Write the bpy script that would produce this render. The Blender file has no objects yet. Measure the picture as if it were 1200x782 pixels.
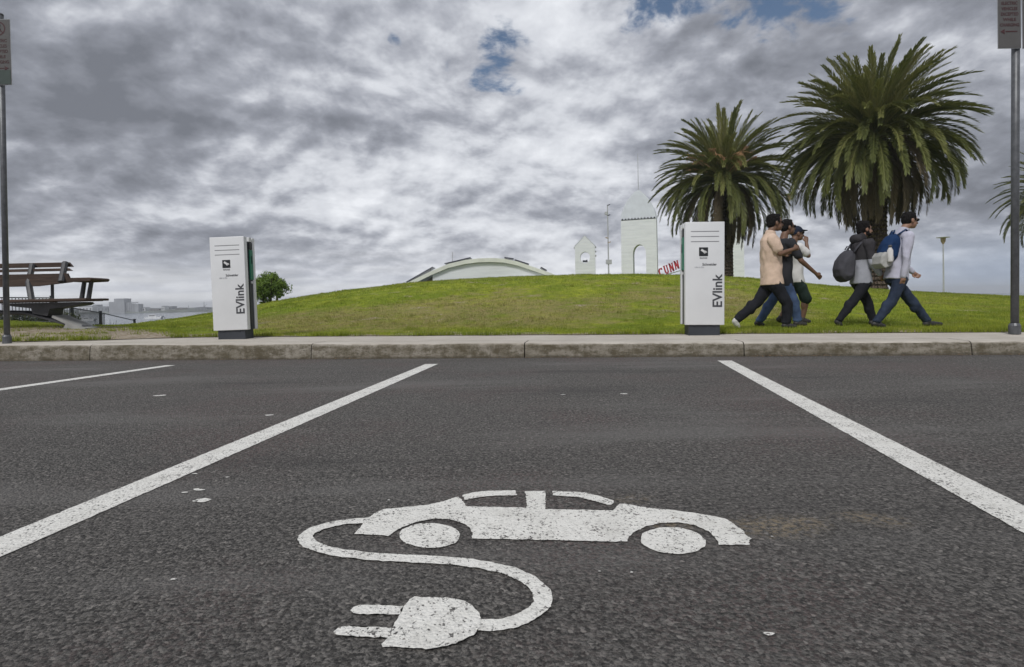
import bpy, bmesh, math, random
from mathutils import Vector, Matrix, noise
R = math.radians
random.seed(7)
C = bpy.context
SC = C.scene
COL = SC.collection

# ------------------------------------------------------------------ camera
F, EYE = 660.0, 0.66
PITCH, ROLL = math.atan(0.0133), R(1.2)
CY0 = 363.1
fw = Vector((0, math.cos(PITCH), -math.sin(PITCH)))
r0 = Vector((1, 0, 0)); u0 = Vector((0, math.sin(PITCH), math.cos(PITCH)))
RT = r0 * math.cos(ROLL) - u0 * math.sin(ROLL)
UP = u0 * math.cos(ROLL) + r0 * math.sin(ROLL)
cam_d = bpy.data.cameras.new('camera'); cam = bpy.data.objects.new('camera', cam_d); COL.objects.link(cam)
m = Matrix(((RT.x, UP.x, -fw.x, 0), (RT.y, UP.y, -fw.y, 0), (RT.z, UP.z, -fw.z, EYE), (0, 0, 0, 1)))
cam.matrix_world = m
cam_d.sensor_width = 36; cam_d.lens = F / 1200 * 36
cam_d.shift_y = -(CY0 - 391) / 1200 * -1
cam_d.clip_end = 20000; cam_d.clip_start = 0.05
SC.camera = cam

# ------------------------------------------------------------------ light, sky, exposure
SUN_EL, SUN_AZ = 46.0, 204.0          # azimuth clockwise from +Y (behind the camera, to the left)
sd = Vector((math.sin(R(SUN_AZ)) * math.cos(R(SUN_EL)), math.cos(R(SUN_AZ)) * math.cos(R(SUN_EL)), math.sin(R(SUN_EL))))
sl = bpy.data.lights.new('sun', 'SUN'); sun = bpy.data.objects.new('sun', sl); COL.objects.link(sun)
sl.energy = 1.5; sl.angle = R(14); sl.color = (1.0, 0.975, 0.94)
sun.rotation_euler = sd.to_track_quat('Z', 'Y').to_euler(); sun.location = (0, -10, 30)
SC.view_settings.view_transform = 'Standard'; SC.view_settings.look = 'None'
SC.view_settings.gamma = 1; SC.view_settings.exposure = 0.62; SC.view_settings.use_curve_mapping = False
SC.cycles.max_bounces = 6; SC.cycles.transparent_max_bounces = 8


class NT:
    """short-hand for building node trees"""
    def __init__(s, tree):
        s.t = tree
    def n(s, typ, ins=None, **kw):
        nd = s.t.nodes.new(typ)
        for k, v in kw.items():
            setattr(nd, k, v)
        for k, v in (ins or {}).items():
            sock = nd.inputs[k]
            if hasattr(v, 'is_output'):
                s.t.links.new(v, sock)
            else:
                sock.default_value = v
        return nd
    def m(s, op, a, b=0.0, c=0.0, clamp=False):
        return s.n('ShaderNodeMath', {0: a, 1: b, 2: c}, operation=op, use_clamp=clamp).outputs[0]
    def noise(s, vec, scale, detail=4, rough=0.55, dist=0.0, out='Fac'):
        return s.n('ShaderNodeTexNoise', {'Vector': vec, 'Scale': scale, 'Detail': detail, 'Roughness': rough, 'Distortion': dist}).outputs[out]
    def vor(s, vec, scale, out='Distance', rnd=1.0, **kw):
        return s.n('ShaderNodeTexVoronoi', {'Vector': vec, 'Scale': scale, 'Randomness': rnd}, **kw).outputs[out]
    def ss(s, v, lo, hi, a=0.0, b=1.0):
        return s.n('ShaderNodeMapRange', {'Value': v, 'From Min': lo, 'From Max': hi, 'To Min': a, 'To Max': b}, interpolation_type='SMOOTHSTEP').outputs[0]
    def mix(s, f, a, b, mode='MIX'):
        nd = s.t.nodes.new('ShaderNodeMix'); nd.data_type = 'RGBA'; nd.blend_type = mode
        for idx, v in ((0, f), (6, a), (7, b)):
            if hasattr(v, 'is_output'):
                s.t.links.new(v, nd.inputs[idx])
            else:
                if idx and len(v) == 3: v = (*v, 1)
                nd.inputs[idx].default_value = v
        return nd.outputs[2]
    def bump(s, h, strength=0.5, dist=0.01):
        return s.n('ShaderNodeBump', {'Height': h, 'Strength': strength, 'Distance': dist}).outputs[0]
    def xyz(s, v):
        return s.n('ShaderNodeSeparateXYZ', {0: v}).outputs
    def vec(s, x, y, z=0.0):
        return s.n('ShaderNodeCombineXYZ', {0: x, 1: y, 2: z}).outputs[0]


def mat(name, rough=0.6, spec=0.5, metal=0.0):
    mt = bpy.data.materials.new(name); mt.use_nodes = True
    nt = NT(mt.node_tree)
    b = mt.node_tree.nodes['Principled BSDF']
    b.inputs['Roughness'].default_value = rough
    b.inputs['Specular IOR Level'].default_value = spec
    b.inputs['Metallic'].default_value = metal
    return mt, nt, b


def put(nt, b, key, val):
    if hasattr(val, 'is_output'):
        nt.t.links.new(val, b.inputs[key])
    else:
        b.inputs[key].default_value = (*val, 1) if (not isinstance(val, (int, float)) and len(val) == 3) else val


def ray(px, py):
    d = RT * ((px - 600) / F) + UP * ((CY0 - py) / F) + fw
    return d.normalized()

def G(px, py, z=0.0):
    d = ray(px, py); k = (z - EYE) / d.z
    return Vector((d.x * k, d.y * k, z))

def PT(px, py, D):
    d = ray(px, py); k = D / d.y
    return Vector((d.x * k, D, EYE + d.z * k))

# ---- world: Nishita sky seen through gaps in a layer of broken cloud
w = bpy.data.worlds.new('World'); SC.world = w; w.use_nodes = True
w.node_tree.nodes.clear()
n = NT(w.node_tree)
sky = n.n('ShaderNodeTexSky', sky_type='NISHITA')
sky.sun_disc = False; sky.sun_elevation = R(SUN_EL); sky.sun_rotation = R(SUN_AZ)
tc = n.n('ShaderNodeTexCoord').outputs['Generated']
dx, dy, dz = n.xyz(tc)
zz = n.m('ADD', n.m('MAXIMUM', dz, 0.0), 0.36)
P = n.vec(n.m('DIVIDE', dx, zz), n.m('DIVIDE', dy, zz), 0.0)
def lobe(px, py, rad, asp=1.0):
    d = ray(px, py)
    if asp == 1.0:
        dd = n.n('ShaderNodeVectorMath', {0: tc, 1: tuple(d)}, operation='DISTANCE').outputs['Value']
    else:
        ex = n.m('MULTIPLY', n.m('SUBTRACT', dx, d.x), 1 / asp); ez = n.m('SUBTRACT', dz, d.z)
        dd = n.m('ADD', n.m('SQRT', n.m('ADD', n.m('MULTIPLY', ex, ex), n.m('MULTIPLY', ez, ez))), n.ss(dy, 0.0, -0.3, 0.0, 5.0))
    return n.ss(dd, 0.0, rad, 1.0, 0.0)
def add(*v):
    r = v[0]
    for q in v[1:]: r = n.m('ADD', r, q)
    return r
def mul(a_, b_): return n.m('MULTIPLY', a_, b_)
def off(x, y): return n.n('ShaderNodeVectorMath', {0: P, 1: (x, y, 0.4)}, operation='ADD').outputs[0]
O0 = off(5.3, 2.2)
warp = n.n('ShaderNodeVectorMath', {0: n.noise(O0, 2.2, 3, 0.5, out='Color'), 1: (0.5, 0.5, 0.5)}, operation='SUBTRACT').outputs[0]
O1 = n.n('ShaderNodeVectorMath', {0: warp, 1: (0.12, 0.12, 0.0), 2: O0}, operation='MULTIPLY_ADD').outputs[0]
LS = n.n('ShaderNodeVectorMath', {0: O1, 1: (-0.012, -0.05, 0.0)}, operation='ADD').outputs[0]
def puffs(v, sc):
    return n.m('ABSOLUTE', n.m('MULTIPLY_ADD', n.noise(v, sc, 3, 0.5), 2.0, -1.0))
def density(v):
    return add(mul(n.noise(v, 1.4, 2, 0.45), 0.55), mul(n.noise(v, 3.3, 9, 0.585), 0.60), mul(puffs(v, 3.4), 0.20), mul(n.noise(v, 13.0, 4, 0.55), 0.12), -0.03)
d0, d1 = density(O1), density(LS)
relief = n.m('SUBTRACT', d1, d0)                       # thicker towards the viewer's horizon: edges catch light
# the cloud layer is thin in the middle of the view and thick towards its upper sides
layout = add(mul(lobe(60, 30, 0.70), 0.12), mul(lobe(1230, 110, 0.62), 0.15), mul(lobe(230, 175, 0.16, 2.2), 0.09), mul(lobe(330, 85, 0.16, 2.0), 0.07), mul(lobe(520, 190, 0.10, 2.2), 0.05),
             mul(lobe(900, 60, 0.25, 1.3), 0.05), mul(lobe(390, 210, 0.16, 1.6), -0.08), mul(lobe(620, 150, 0.22, 1.5), -0.02), mul(lobe(300, 115, 0.07, 2.0), -0.07), mul(lobe(680, 40, 0.2), -0.04), mul(lobe(560, 255, 0.10, 2.5), -0.03), mul(lobe(720, 230, 0.12, 2.0), 0.04))
thick = add(d0, layout)
val = add(n.m('SUBTRACT', 1.215, thick), mul(relief, 1.3))
ramp = n.n('ShaderNodeValToRGB', {0: val})
cr = ramp.color_ramp
cr.elements[0].position = 0.24; cr.elements[0].color = (0.125, 0.134, 0.156, 1)
cr.elements[1].position = 0.92; cr.elements[1].color = (0.60, 0.615, 0.645, 1)
for p_, c_ in ((0.40, (0.180, 0.191, 0.220)), (0.50, (0.240, 0.253, 0.287)), (0.59, (0.325, 0.338, 0.375)), (0.69, (0.44, 0.455, 0.49))):
    e = cr.elements.new(p_); e.color = (*c_, 1)
hz = n.ss(dz, 0.0, 0.12, 0.72, 0.0)
band = n.noise(n.vec(mul(dx, 2.2), mul(dz, 26.0), dy), 1.6, 5, 0.55)
hb_ = n.mix(n.ss(band, 0.38, 0.62), (0.50, 0.52, 0.57), (0.76, 0.77, 0.79))
hcol = n.mix(mul(lobe(1180, 330, 0.35), 0.85), hb_, (0.235, 0.305, 0.42))
cloud = n.mix(hz, ramp.outputs[0], hcol)
gap = add(mul(lobe(585, 66, 0.085, 0.8), 0.56), mul(lobe(620, 50, 0.05, 1.2), 0.2), mul(lobe(545, 95, 0.045, 1.4), 0.22), mul(lobe(752, 0, 0.085, 1.3), 0.52), mul(lobe(930, -8, 0.11, 2.4), 0.36), mul(lobe(463, 48, 0.022), 0.16), mul(lobe(640, 40, 0.07), 0.16))
gn = n.m('MULTIPLY_ADD', n.noise(O1, 8.5, 7, 0.62, 0.2), 1.5, -0.25)
gmask = n.ss(add(gn, gap), 0.72, 0.98)
gmask = mul(gmask, n.ss(gap, 0.0, 0.10))
bgs = n.n('ShaderNodeBackground', {'Color': sky.outputs[0], 'Strength': 0.05})
bgc = n.n('ShaderNodeBackground', {'Color': cloud, 'Strength': 0.97})
mx = n.n('ShaderNodeMixShader', {0: gmask, 1: bgc.outputs[0], 2: bgs.outputs[0]})
wo = n.n('ShaderNodeOutputWorld', {'Surface': mx.outputs[0]})


# ------------------------------------------------------------------ materials
def simple(name, col, rough=0.6, var=0.12, scale=6.0, spec=0.4, metal=0.0, bumpd=0.0, bscale=60):
    mt, nt, b = mat(name, rough, spec, metal)
    o = nt.n('ShaderNodeTexCoord').outputs['Object']
    f = nt.noise(o, scale, 5, 0.6)
    c0 = tuple(max(0, v * (1 - var)) for v in col); c1 = tuple(min(1, v * (1 + var)) for v in col)
    put(nt, b, 'Base Color', nt.mix(nt.ss(f, 0.3, 0.7), c0, c1))
    if bumpd:
        put(nt, b, 'Normal', nt.bump(nt.noise(o, bscale, 4), 0.6, bumpd))
    return mt


def asphalt_nodes(nt):
    o = nt.n('ShaderNodeTexCoord').outputs['Object']
    s1 = nt.vor(o, 118, 'Color'); d1 = nt.vor(o, 118, 'Distance')
    g = nt.xyz(s1)
    x, y, z = nt.xyz(o)
    patch = nt.noise(o, 0.55, 5, 0.6)
    grit = nt.noise(o, 58, 6, 0.78)
    grain = nt.noise(o, 84, 4, 0.75)
    c = nt.mix(nt.m('POWER', g[0], 1.8), (0.048, 0.0455, 0.0425), (0.205, 0.194, 0.181))
    c = nt.mix(nt.ss(grain, 0.46, 0.66, 0.0, 0.8), c, (0.245, 0.232, 0.216))
    c = nt.mix(nt.ss(patch, 0.35, 0.7, 0.0, 0.45), c, (0.138, 0.128, 0.121))
    c = nt.mix(nt.ss(grit, 0.40, 0.51, 0.9, 0.0), c, (0.028, 0.027, 0.026))
    # pale specks of bare stone
    sp = nt.vor(o, 110, 'Color'); sg = nt.xyz(sp)
    c = nt.mix(nt.ss(sg[1], 0.965, 0.98, 0.0, 0.7), c, (0.30, 0.28, 0.26))
    # faint wine-red aggregate in a broad patch, tan spill beside the painted car
    lane = nt.noise(nt.vec(nt.m('MULTIPLY', x, 0.35), nt.m('MULTIPLY', y, 1.6), 2.0), 1.0, 6, 0.65)
    c = nt.mix(nt.ss(lane, 0.50, 0.68, 0.0, 0.5), c, (0.188, 0.180, 0.172))
    c = nt.mix(nt.ss(lane, 0.46, 0.30, 0.0, 0.45), c, (0.045, 0.044, 0.043))
    c = nt.mix(nt.ss(nt.noise(o, 2.6, 5, 0.7), 0.60, 0.74, 0.0, 0.5), c, (0.050, 0.048, 0.046))
    red = nt.m('MULTIPLY', nt.ss(nt.noise(o, 0.9, 3), 0.45, 0.65), nt.ss(g[1], 0.4, 0.9, 0.0, 0.55))
    c = nt.mix(red, c, (0.135, 0.088, 0.085))
    for (px, py, rad, k) in ((905, 617, 0.12, 0.8), (940, 612, 0.08, 0.55), (790, 611, 0.10, 0.6), (1008, 605, 0.07, 0.6), (1040, 611, 0.07, 0.5), (742, 585, 0.07, 0.35)):
        q = G(px, py)
        ddx = nt.m('MULTIPLY', nt.m('SUBTRACT', x, q.x), 0.62); ddy = nt.m('SUBTRACT', y, q.y)
        rr = nt.m('SQRT', nt.m('ADD', nt.m('MULTIPLY', ddx, ddx), nt.m('MULTIPLY', ddy, ddy)))
        st = nt.m('MULTIPLY', nt.ss(rr, 0.0, rad, k, 0.0), nt.ss(nt.noise(o, 45, 5, 0.75), 0.44, 0.60))
        c = nt.mix(st, c, (0.33, 0.265, 0.175))
    h = nt.m('ADD', nt.m('MULTIPLY', d1, -1.0), nt.m('MULTIPLY', grit, 1.3))
    return o, c, h, g, grit

M = {}
mt, nt, b = mat('asphalt', 0.88, 0.3)
o, c, h, g, grit = asphalt_nodes(nt)
put(nt, b, 'Base Color', c); put(nt, b, 'Normal', nt.bump(h, 1.0, 0.009)); M['asphalt'] = mt

mt, nt, b = mat('road_paint', 0.62, 0.4)
o, c, h, g, grit = asphalt_nodes(nt)
dirt = nt.noise(o, 9, 5, 0.65)
pc = nt.mix(nt.ss(dirt, 0.4, 0.75, 0.0, 0.6), (0.74, 0.73, 0.69), (0.55, 0.54, 0.50))
hole = nt.m('ADD', nt.m('MULTIPLY', nt.noise(o, 110, 3, 0.7), 0.85), nt.m('MULTIPLY', nt.noise(o, 10, 3), 0.25))
hm = nt.ss(hole, 0.615, 0.655)
pc = nt.mix(nt.ss(grit, 0.40, 0.50, 0.35, 0.0), pc, (0.36, 0.35, 0.325))
put(nt, b, 'Base Color', nt.mix(hm, pc, c)); put(nt, b, 'Normal', nt.bump(h, 0.7, 0.004)); M['paint'] = mt

# kerb concrete: pale worn top, stained and mossy face
mt, nt, b = mat('kerb_concrete', 0.9, 0.25)
o = nt.n('ShaderNodeTexCoord').outputs['Object']
gz = nt.xyz(nt.n('ShaderNodeNewGeometry').outputs['Normal'])[2]
base = nt.mix(nt.ss(nt.noise(o, 3, 6, 0.65), 0.3, 0.7), (0.185, 0.165, 0.130), (0.29, 0.265, 0.225))
ox, oy, oz = nt.xyz(o)
stv = nt.vec(nt.m('MULTIPLY', ox, 2.2), oy, nt.m('MULTIPLY', oz, 5.0))
stain = nt.ss(nt.m('ADD', nt.m('MULTIPLY', nt.noise(stv, 2.6, 7, 0.75), 0.75), nt.m('MULTIPLY', nt.noise(nt.vec(nt.m('MULTIPLY', ox, 14), oy, nt.m('MULTIPLY', oz, 3.0)), 1.0, 4, 0.6), 0.25)), 0.40, 0.60)
c = nt.mix(nt.m('MULTIPLY', stain, 0.88), base, (0.080, 0.066, 0.040))
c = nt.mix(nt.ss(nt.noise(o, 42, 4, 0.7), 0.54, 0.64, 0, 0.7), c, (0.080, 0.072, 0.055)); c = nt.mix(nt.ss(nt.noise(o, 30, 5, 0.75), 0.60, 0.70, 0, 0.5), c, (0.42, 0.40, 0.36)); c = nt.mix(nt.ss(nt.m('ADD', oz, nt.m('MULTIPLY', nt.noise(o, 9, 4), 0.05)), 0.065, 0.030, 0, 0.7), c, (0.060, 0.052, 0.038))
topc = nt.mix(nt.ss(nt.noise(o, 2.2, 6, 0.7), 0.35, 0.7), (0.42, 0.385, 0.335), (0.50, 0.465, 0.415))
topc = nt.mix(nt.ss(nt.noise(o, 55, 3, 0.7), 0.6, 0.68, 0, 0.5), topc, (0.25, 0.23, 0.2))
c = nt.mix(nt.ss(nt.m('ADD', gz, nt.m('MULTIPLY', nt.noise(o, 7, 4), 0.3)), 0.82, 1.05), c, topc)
put(nt, b, 'Base Color', c); put(nt, b, 'Normal', nt.bump(nt.noise(o, 70, 5, 0.7), 0.7, 0.006)); M['kerb'] = mt

# lawn soil and short turf seen from a distance
KA, KB = G(0, 423.5), G(1200, 416)
KS = (KB.y - KA.y) / (KB.x - KA.x)
def yk(x): return KA.y + KS * (x - KA.x)
mt, nt, b = mat('turf', 0.95, 0.1)
o = nt.n('ShaderNodeTexCoord').outputs['Object']
x, y, z = nt.xyz(o)
def turf_colour(nt, o, x, y):
    f1 = nt.noise(o, 0.30, 5, 0.62); f2 = nt.noise(o, 2.2, 6, 0.7); f3 = nt.noise(o, 11, 5, 0.75)
    f4 = nt.noise(o, 5.5, 6, 0.8); f5 = nt.noise(o, 30, 4, 0.8)
    c = nt.mix(nt.ss(nt.noise(o, 0.7, 4, 0.6), 0.35, 0.65), (0.225, 0.295, 0.022), (0.400, 0.435, 0.042))
    c = nt.mix(nt.ss(f4, 0.42, 0.62, 0.7, 0), c, (0.125, 0.180, 0.017))
    c = nt.mix(nt.ss(f2, 0.50, 0.72, 0, 0.65), c, (0.385, 0.385, 0.085))
    # dry belts half way up the mound, following it round
    bx = nt.m('MULTIPLY', nt.m('ADD', x, 1.2), 0.20); by = nt.m('MULTIPLY', nt.m('SUBTRACT', y, 12.5), 0.30)
    belt = nt.ss(nt.m('ADD', nt.m('MULTIPLY', bx, bx), nt.m('MULTIPLY', by, by)), 0.1, 1.8, 0.36, -0.10)
    bx = nt.m('MULTIPLY', nt.m('SUBTRACT', x, 4.6), 0.45); by = nt.m('MULTIPLY', nt.m('SUBTRACT', y, 14.0), 0.28)
    belt2 = nt.ss(nt.m('ADD', nt.m('MULTIPLY', bx, bx), nt.m('MULTIPLY', by, by)), 0.1, 1.6, 0.30, 0.0)
    dry = nt.ss(nt.m('ADD', nt.m('ADD', f1, nt.m('MAXIMUM', belt, belt2)), nt.m('MULTIPLY', nt.m('SUBTRACT', f2, 0.5), 1.1)), 0.52, 0.88)
    c = nt.mix(nt.m('MULTIPLY', dry, nt.ss(f4, 0.3, 0.6, 0.95, 0.45)), c, (0.330, 0.255, 0.130))
    c = nt.mix(nt.ss(f3, 0.50, 0.66, 0, 0.7), c, (0.065, 0.100, 0.014)); c = nt.mix(nt.ss(f5, 0.56, 0.68, 0, 0.55), c, (0.210, 0.165, 0.085))
    return c, f2, f3
c, f2, f3 = turf_colour(nt, o, x, y)
v = nt.m('SUBTRACT', y, nt.m('ADD', nt.m('MULTIPLY', x, KS), KA.y - KS * KA.x))
vlim = nt.ss(x, -9.0, -4.0, 3.2, 1.75)
edge = nt.ss(nt.m('SUBTRACT', v, vlim), -0.8, 0.5, 0.36, 0.0)
dm = nt.ss(nt.m('ADD', nt.noise(o, 1.1, 5, 0.65), edge), 0.60, 0.72)
soil = nt.mix(nt.ss(f3, 0.35, 0.65), (0.24, 0.19, 0.13), (0.46, 0.40, 0.32))
put(nt, b, 'Base Color', nt.mix(dm, c, soil))
put(nt, b, 'Normal', nt.bump(nt.m('ADD', f3, nt.noise(o, 40, 4, 0.7)), 0.9, 0.035)); M['turf'] = mt

mt, nt, b = mat('grass_blade', 0.7, 0.2)
o = nt.n('ShaderNodeTexCoord').outputs['Object']
x, y, z = nt.xyz(o)
c, f2, f3 = turf_colour(nt, o, x, y)
at = nt.n('ShaderNodeAttribute', attribute_name='tint').outputs['Fac']
c = nt.mix(nt.ss(at, 0.55, 1.0, 0, 0.6), c, (0.31, 0.32, 0.085)); c = nt.mix(nt.ss(at, 0.40, 0.0, 0, 0.4), c, (0.055, 0.085, 0.014))
put(nt, b, 'Base Color', c)
tr = nt.n('ShaderNodeBsdfTranslucent', {'Color': c})
ms = nt.n('ShaderNodeMixShader', {0: 0.35, 1: b.outputs[0], 2: tr.outputs[0]})
nt.t.links.new(ms.outputs[0], mt.node_tree.nodes['Material Output'].inputs['Surface']); M['blade'] = mt

mt, nt, b = mat('sea_water', 0.12, 0.5)
o = nt.n('ShaderNodeTexCoord').outputs['Object']
x, y, z = nt.xyz(o)
wv = nt.vec(nt.m('MULTIPLY', x, 0.35), y, 0.0)
h = nt.m('ADD', nt.noise(wv, 0.8, 5, 0.6), nt.m('MULTIPLY', nt.noise(wv, 0.12, 3), 1.6))
put(nt, b, 'Base Color', (0.07, 0.10, 0.125)); put(nt, b, 'Normal', nt.bump(h, 0.35, 0.5)); M['water'] = mt

def leaf_mat(name, c0, c1, c2, trans=0.3, rough=0.55):
    mt, nt, b = mat(name, rough, 0.35)
    at = nt.n('ShaderNodeAttribute', attribute_name='tint').outputs['Fac']
    r = nt.n('ShaderNodeValToRGB', {0: at}); e = r.color_ramp.elements
    e[0].color = (*c0, 1); e[1].color = (*c2, 1); k = e and r.color_ramp.elements.new(0.5); k.color = (*c1, 1)
    c = r.outputs[0]
    put(nt, b, 'Base Color', c)
    tr = nt.n('ShaderNodeBsdfTranslucent', {'Color': c})
    ms = nt.n('ShaderNodeMixShader', {0: trans, 1: b.outputs[0], 2: tr.outputs[0]})
    nt.t.links.new(ms.outputs[0], mt.node_tree.nodes['Material Output'].inputs['Surface'])
    return mt
M['palm_leaf'] = leaf_mat('palm_leaf', (0.075, 0.092, 0.026), (0.150, 0.168, 0.048), (0.310, 0.300, 0.105), 0.28)
M['palm_dead'] = leaf_mat('palm_dead_leaf', (0.070, 0.056, 0.034), (0.115, 0.092, 0.054), (0.185, 0.145, 0.092), 0.15, 0.8)
M['shrub_leaf'] = leaf_mat('shrub_leaf', (0.070, 0.120, 0.014), (0.115, 0.190, 0.022), (0.200, 0.290, 0.040), 0.3)
M['hedge_leaf'] = leaf_mat('hedge_leaf', (0.030, 0.042, 0.018), (0.050, 0.065, 0.025), (0.085, 0.095, 0.035), 0.25)
M['fruit'] = simple('palm_fruit_stalk', (0.40, 0.235, 0.12), 0.8, 0.3, 9)

mt, nt, b = mat('palm_bark', 0.95, 0.1)
o = nt.n('ShaderNodeTexCoord').outputs['Object']
x, y, z = nt.xyz(o)
vv = nt.vec(nt.m('MULTIPLY', nt.m('ARCTAN2', y, x), 2.2), nt.m('MULTIPLY', z, 2.6), 0)
d = nt.vor(vv, 1.9, 'Distance', 0.35)
put(nt, b, 'Base Color', nt.mix(nt.ss(d, 0.1, 0.6), (0.135, 0.105, 0.08), (0.05, 0.038, 0.03)))
put(nt, b, 'Normal', nt.bump(nt.m('MULTIPLY', d, -1), 1.0, 0.12)); M['bark'] = mt

M['white_panel'] = simple('white_powder_coat', (0.63, 0.64, 0.65), 0.38, 0.035, 3, 0.5)
M['dark_base'] = simple('charcoal_metal', (0.032, 0.036, 0.044), 0.5, 0.15, 5)
M['black'] = simple('black_plastic', (0.016, 0.017, 0.019), 0.35, 0.1, 8)
M['ink'] = simple('printed_charcoal', (0.050, 0.052, 0.058), 0.6, 0.1, 8)
M['ink_pale'] = simple('printed_grey', (0.28, 0.29, 0.31), 0.6, 0.1, 8)
M['groove'] = simple('shadow_gap_grey', (0.22, 0.225, 0.235), 0.6, 0.05, 8)
M['green_plastic'] = simple('green_plastic', (0.010, 0.150, 0.085), 0.35, 0.08, 5)
M['card_white'] = simple('white_print', (0.6, 0.6, 0.6), 0.5, 0.05)
M['galv'] = simple('galvanised_steel', (0.10, 0.104, 0.112), 0.45, 0.2, 14, 0.5, 0.35)
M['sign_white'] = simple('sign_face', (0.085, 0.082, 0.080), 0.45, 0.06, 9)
M['sign_red'] = simple('sign_red', (0.050, 0.014, 0.016), 0.5, 0.08, 9)
M['sign_green'] = simple('sign_green', (0.040, 0.058, 0.050), 0.5, 0.08, 9)
M['sign_back'] = simple('sign_aluminium', (0.36, 0.37, 0.38), 0.4, 0.1, 6, 0.5, 0.5)
M['tower_white'] = simple('white_painted_boards', (0.54, 0.57, 0.62), 0.6, 0.05, 1.2)
mt, nt, b = mat('white_weatherboard', 0.6, 0.3)
o = nt.n('ShaderNodeTexCoord').outputs['Object']; x, y, z = nt.xyz(o)
saw = nt.m('FRACT', nt.m('MULTIPLY', z, 2.0))
put(nt, b, 'Base Color', nt.mix(nt.ss(nt.noise(nt.vec(nt.m('MULTIPLY', x, 0.3), y, nt.m('MULTIPLY', z, 2)), 1.1, 6, 0.65), 0.35, 0.75), (0.72, 0.74, 0.77), (0.62, 0.64, 0.67)))
put(nt, b, 'Normal', nt.bump(saw, 0.9, 0.07)); M['weatherboard'] = mt
M['fascia'] = simple('cream_roof_fascia', (0.58, 0.60, 0.53), 0.5, 0.08, 0.8)
M['roof_sheet'] = simple('pale_roof_sheet', (0.50, 0.51, 0.50), 0.5, 0.1, 0.6)
M['solar'] = simple('solar_panel', (0.025, 0.032, 0.045), 0.25, 0.2, 2)
M['brown_wall'] = simple('brown_side_wall', (0.20, 0.17, 0.12), 0.8, 0.2, 1)
M['steel_pole'] = simple('painted_steel_pole', (0.36, 0.37, 0.38), 0.5, 0.1, 3)
M['letter_red'] = simple('red_letter_paint', (0.40, 0.030, 0.040), 0.5, 0.1, 3)
M['fence'] = simple('black_fence_paint', (0.022, 0.026, 0.030), 0.5, 0.2, 3)
mt, nt, b = mat('weathered_timber', 0.75, 0.3)
o = nt.n('ShaderNodeTexCoord').outputs['Object']; x, y, z = nt.xyz(o)
gr = nt.noise(nt.vec(nt.m('MULTIPLY', x, 0.6), nt.m('MULTIPLY', y, 9), nt.m('MULTIPLY', z, 9)), 3.5, 6, 0.65)
put(nt, b, 'Base Color', nt.mix(nt.ss(gr, 0.3, 0.7), (0.038, 0.025, 0.020), (0.082, 0.055, 0.042)))
put(nt, b, 'Normal', nt.bump(gr, 0.6, 0.01)); M['timber'] = mt
M['bench_steel'] = simple('bench_dark_steel', (0.055, 0.055, 0.060), 0.5, 0.2, 5)
M['bench_foot'] = simple('bench_concrete_foot', (0.30, 0.30, 0.29), 0.85, 0.15, 5)
M['lamp_tan'] = simple('lamp_tan', (0.33, 0.25, 0.17), 0.6, 0.1, 3)


# ------------------------------------------------------------------ geometry helpers
def link(name, me, material=None, parent=None, smooth=False):
    ob = bpy.data.objects.new(name, me); COL.objects.link(ob)
    if material is not None:
        me.materials.clear(); me.materials.append(material)
    if smooth:
        for p in me.polygons: p.use_smooth = True
    if parent is not None: ob.parent = parent
    return ob

def obj(name, bm, material, parent=None, smooth=False, recalc=True):
    if recalc: bmesh.ops.recalc_face_normals(bm, faces=bm.faces)
    me = bpy.data.meshes.new(name); bm.to_mesh(me); bm.free()
    return link(name, me, material, parent, smooth)

def tag(o, label=None, cat=None, group=None, kind=None):
    if label: o['label'] = label
    if cat: o['category'] = cat
    if group: o['group'] = group
    if kind: o['kind'] = kind
    return o

def thing(name, label, cat, loc=(0, 0, 0), rz=0.0, group=None, rx=0.0, ry=0.0):
    o = bpy.data.objects.new(name, None); COL.objects.link(o); o.empty_display_size = 0.2
    o.location = loc; o.rotation_euler = (rx, ry, rz)
    return tag(o, label, cat, group)

def B(): return bmesh.new()

def box(bm, c, s, rot=None, bev=0.0, seg=2):
    t = bmesh.new(); bmesh.ops.create_cube(t, size=1.0)
    for v in t.verts: v.co = Vector((v.co.x * s[0], v.co.y * s[1], v.co.z * s[2]))
    if bev: bmesh.ops.bevel(t, geom=list(t.edges), offset=bev, segments=seg, affect='EDGES', profile=0.6)
    mx_ = Matrix.Translation(Vector(c)) @ (rot.to_4x4() if rot else Matrix())
    bmesh.ops.transform(t, matrix=mx_, verts=t.verts)
    me = bpy.data.meshes.new('t'); t.to_mesh(me); t.free(); bm.from_mesh(me); bpy.data.meshes.remove(me)
    return bm

def frame_of(d, side=None):
    d = d.normalized()
    s = side if side is not None else (Vector((0, 1, 0)) if abs(d.y) < 0.9 else Vector((1, 0, 0)))
    a = d.cross(s)
    if a.length < 1e-4: a = d.cross(Vector((1, 0, 0)))
    a.normalize(); bb = d.cross(a).normalized()
    return a, bb

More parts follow.
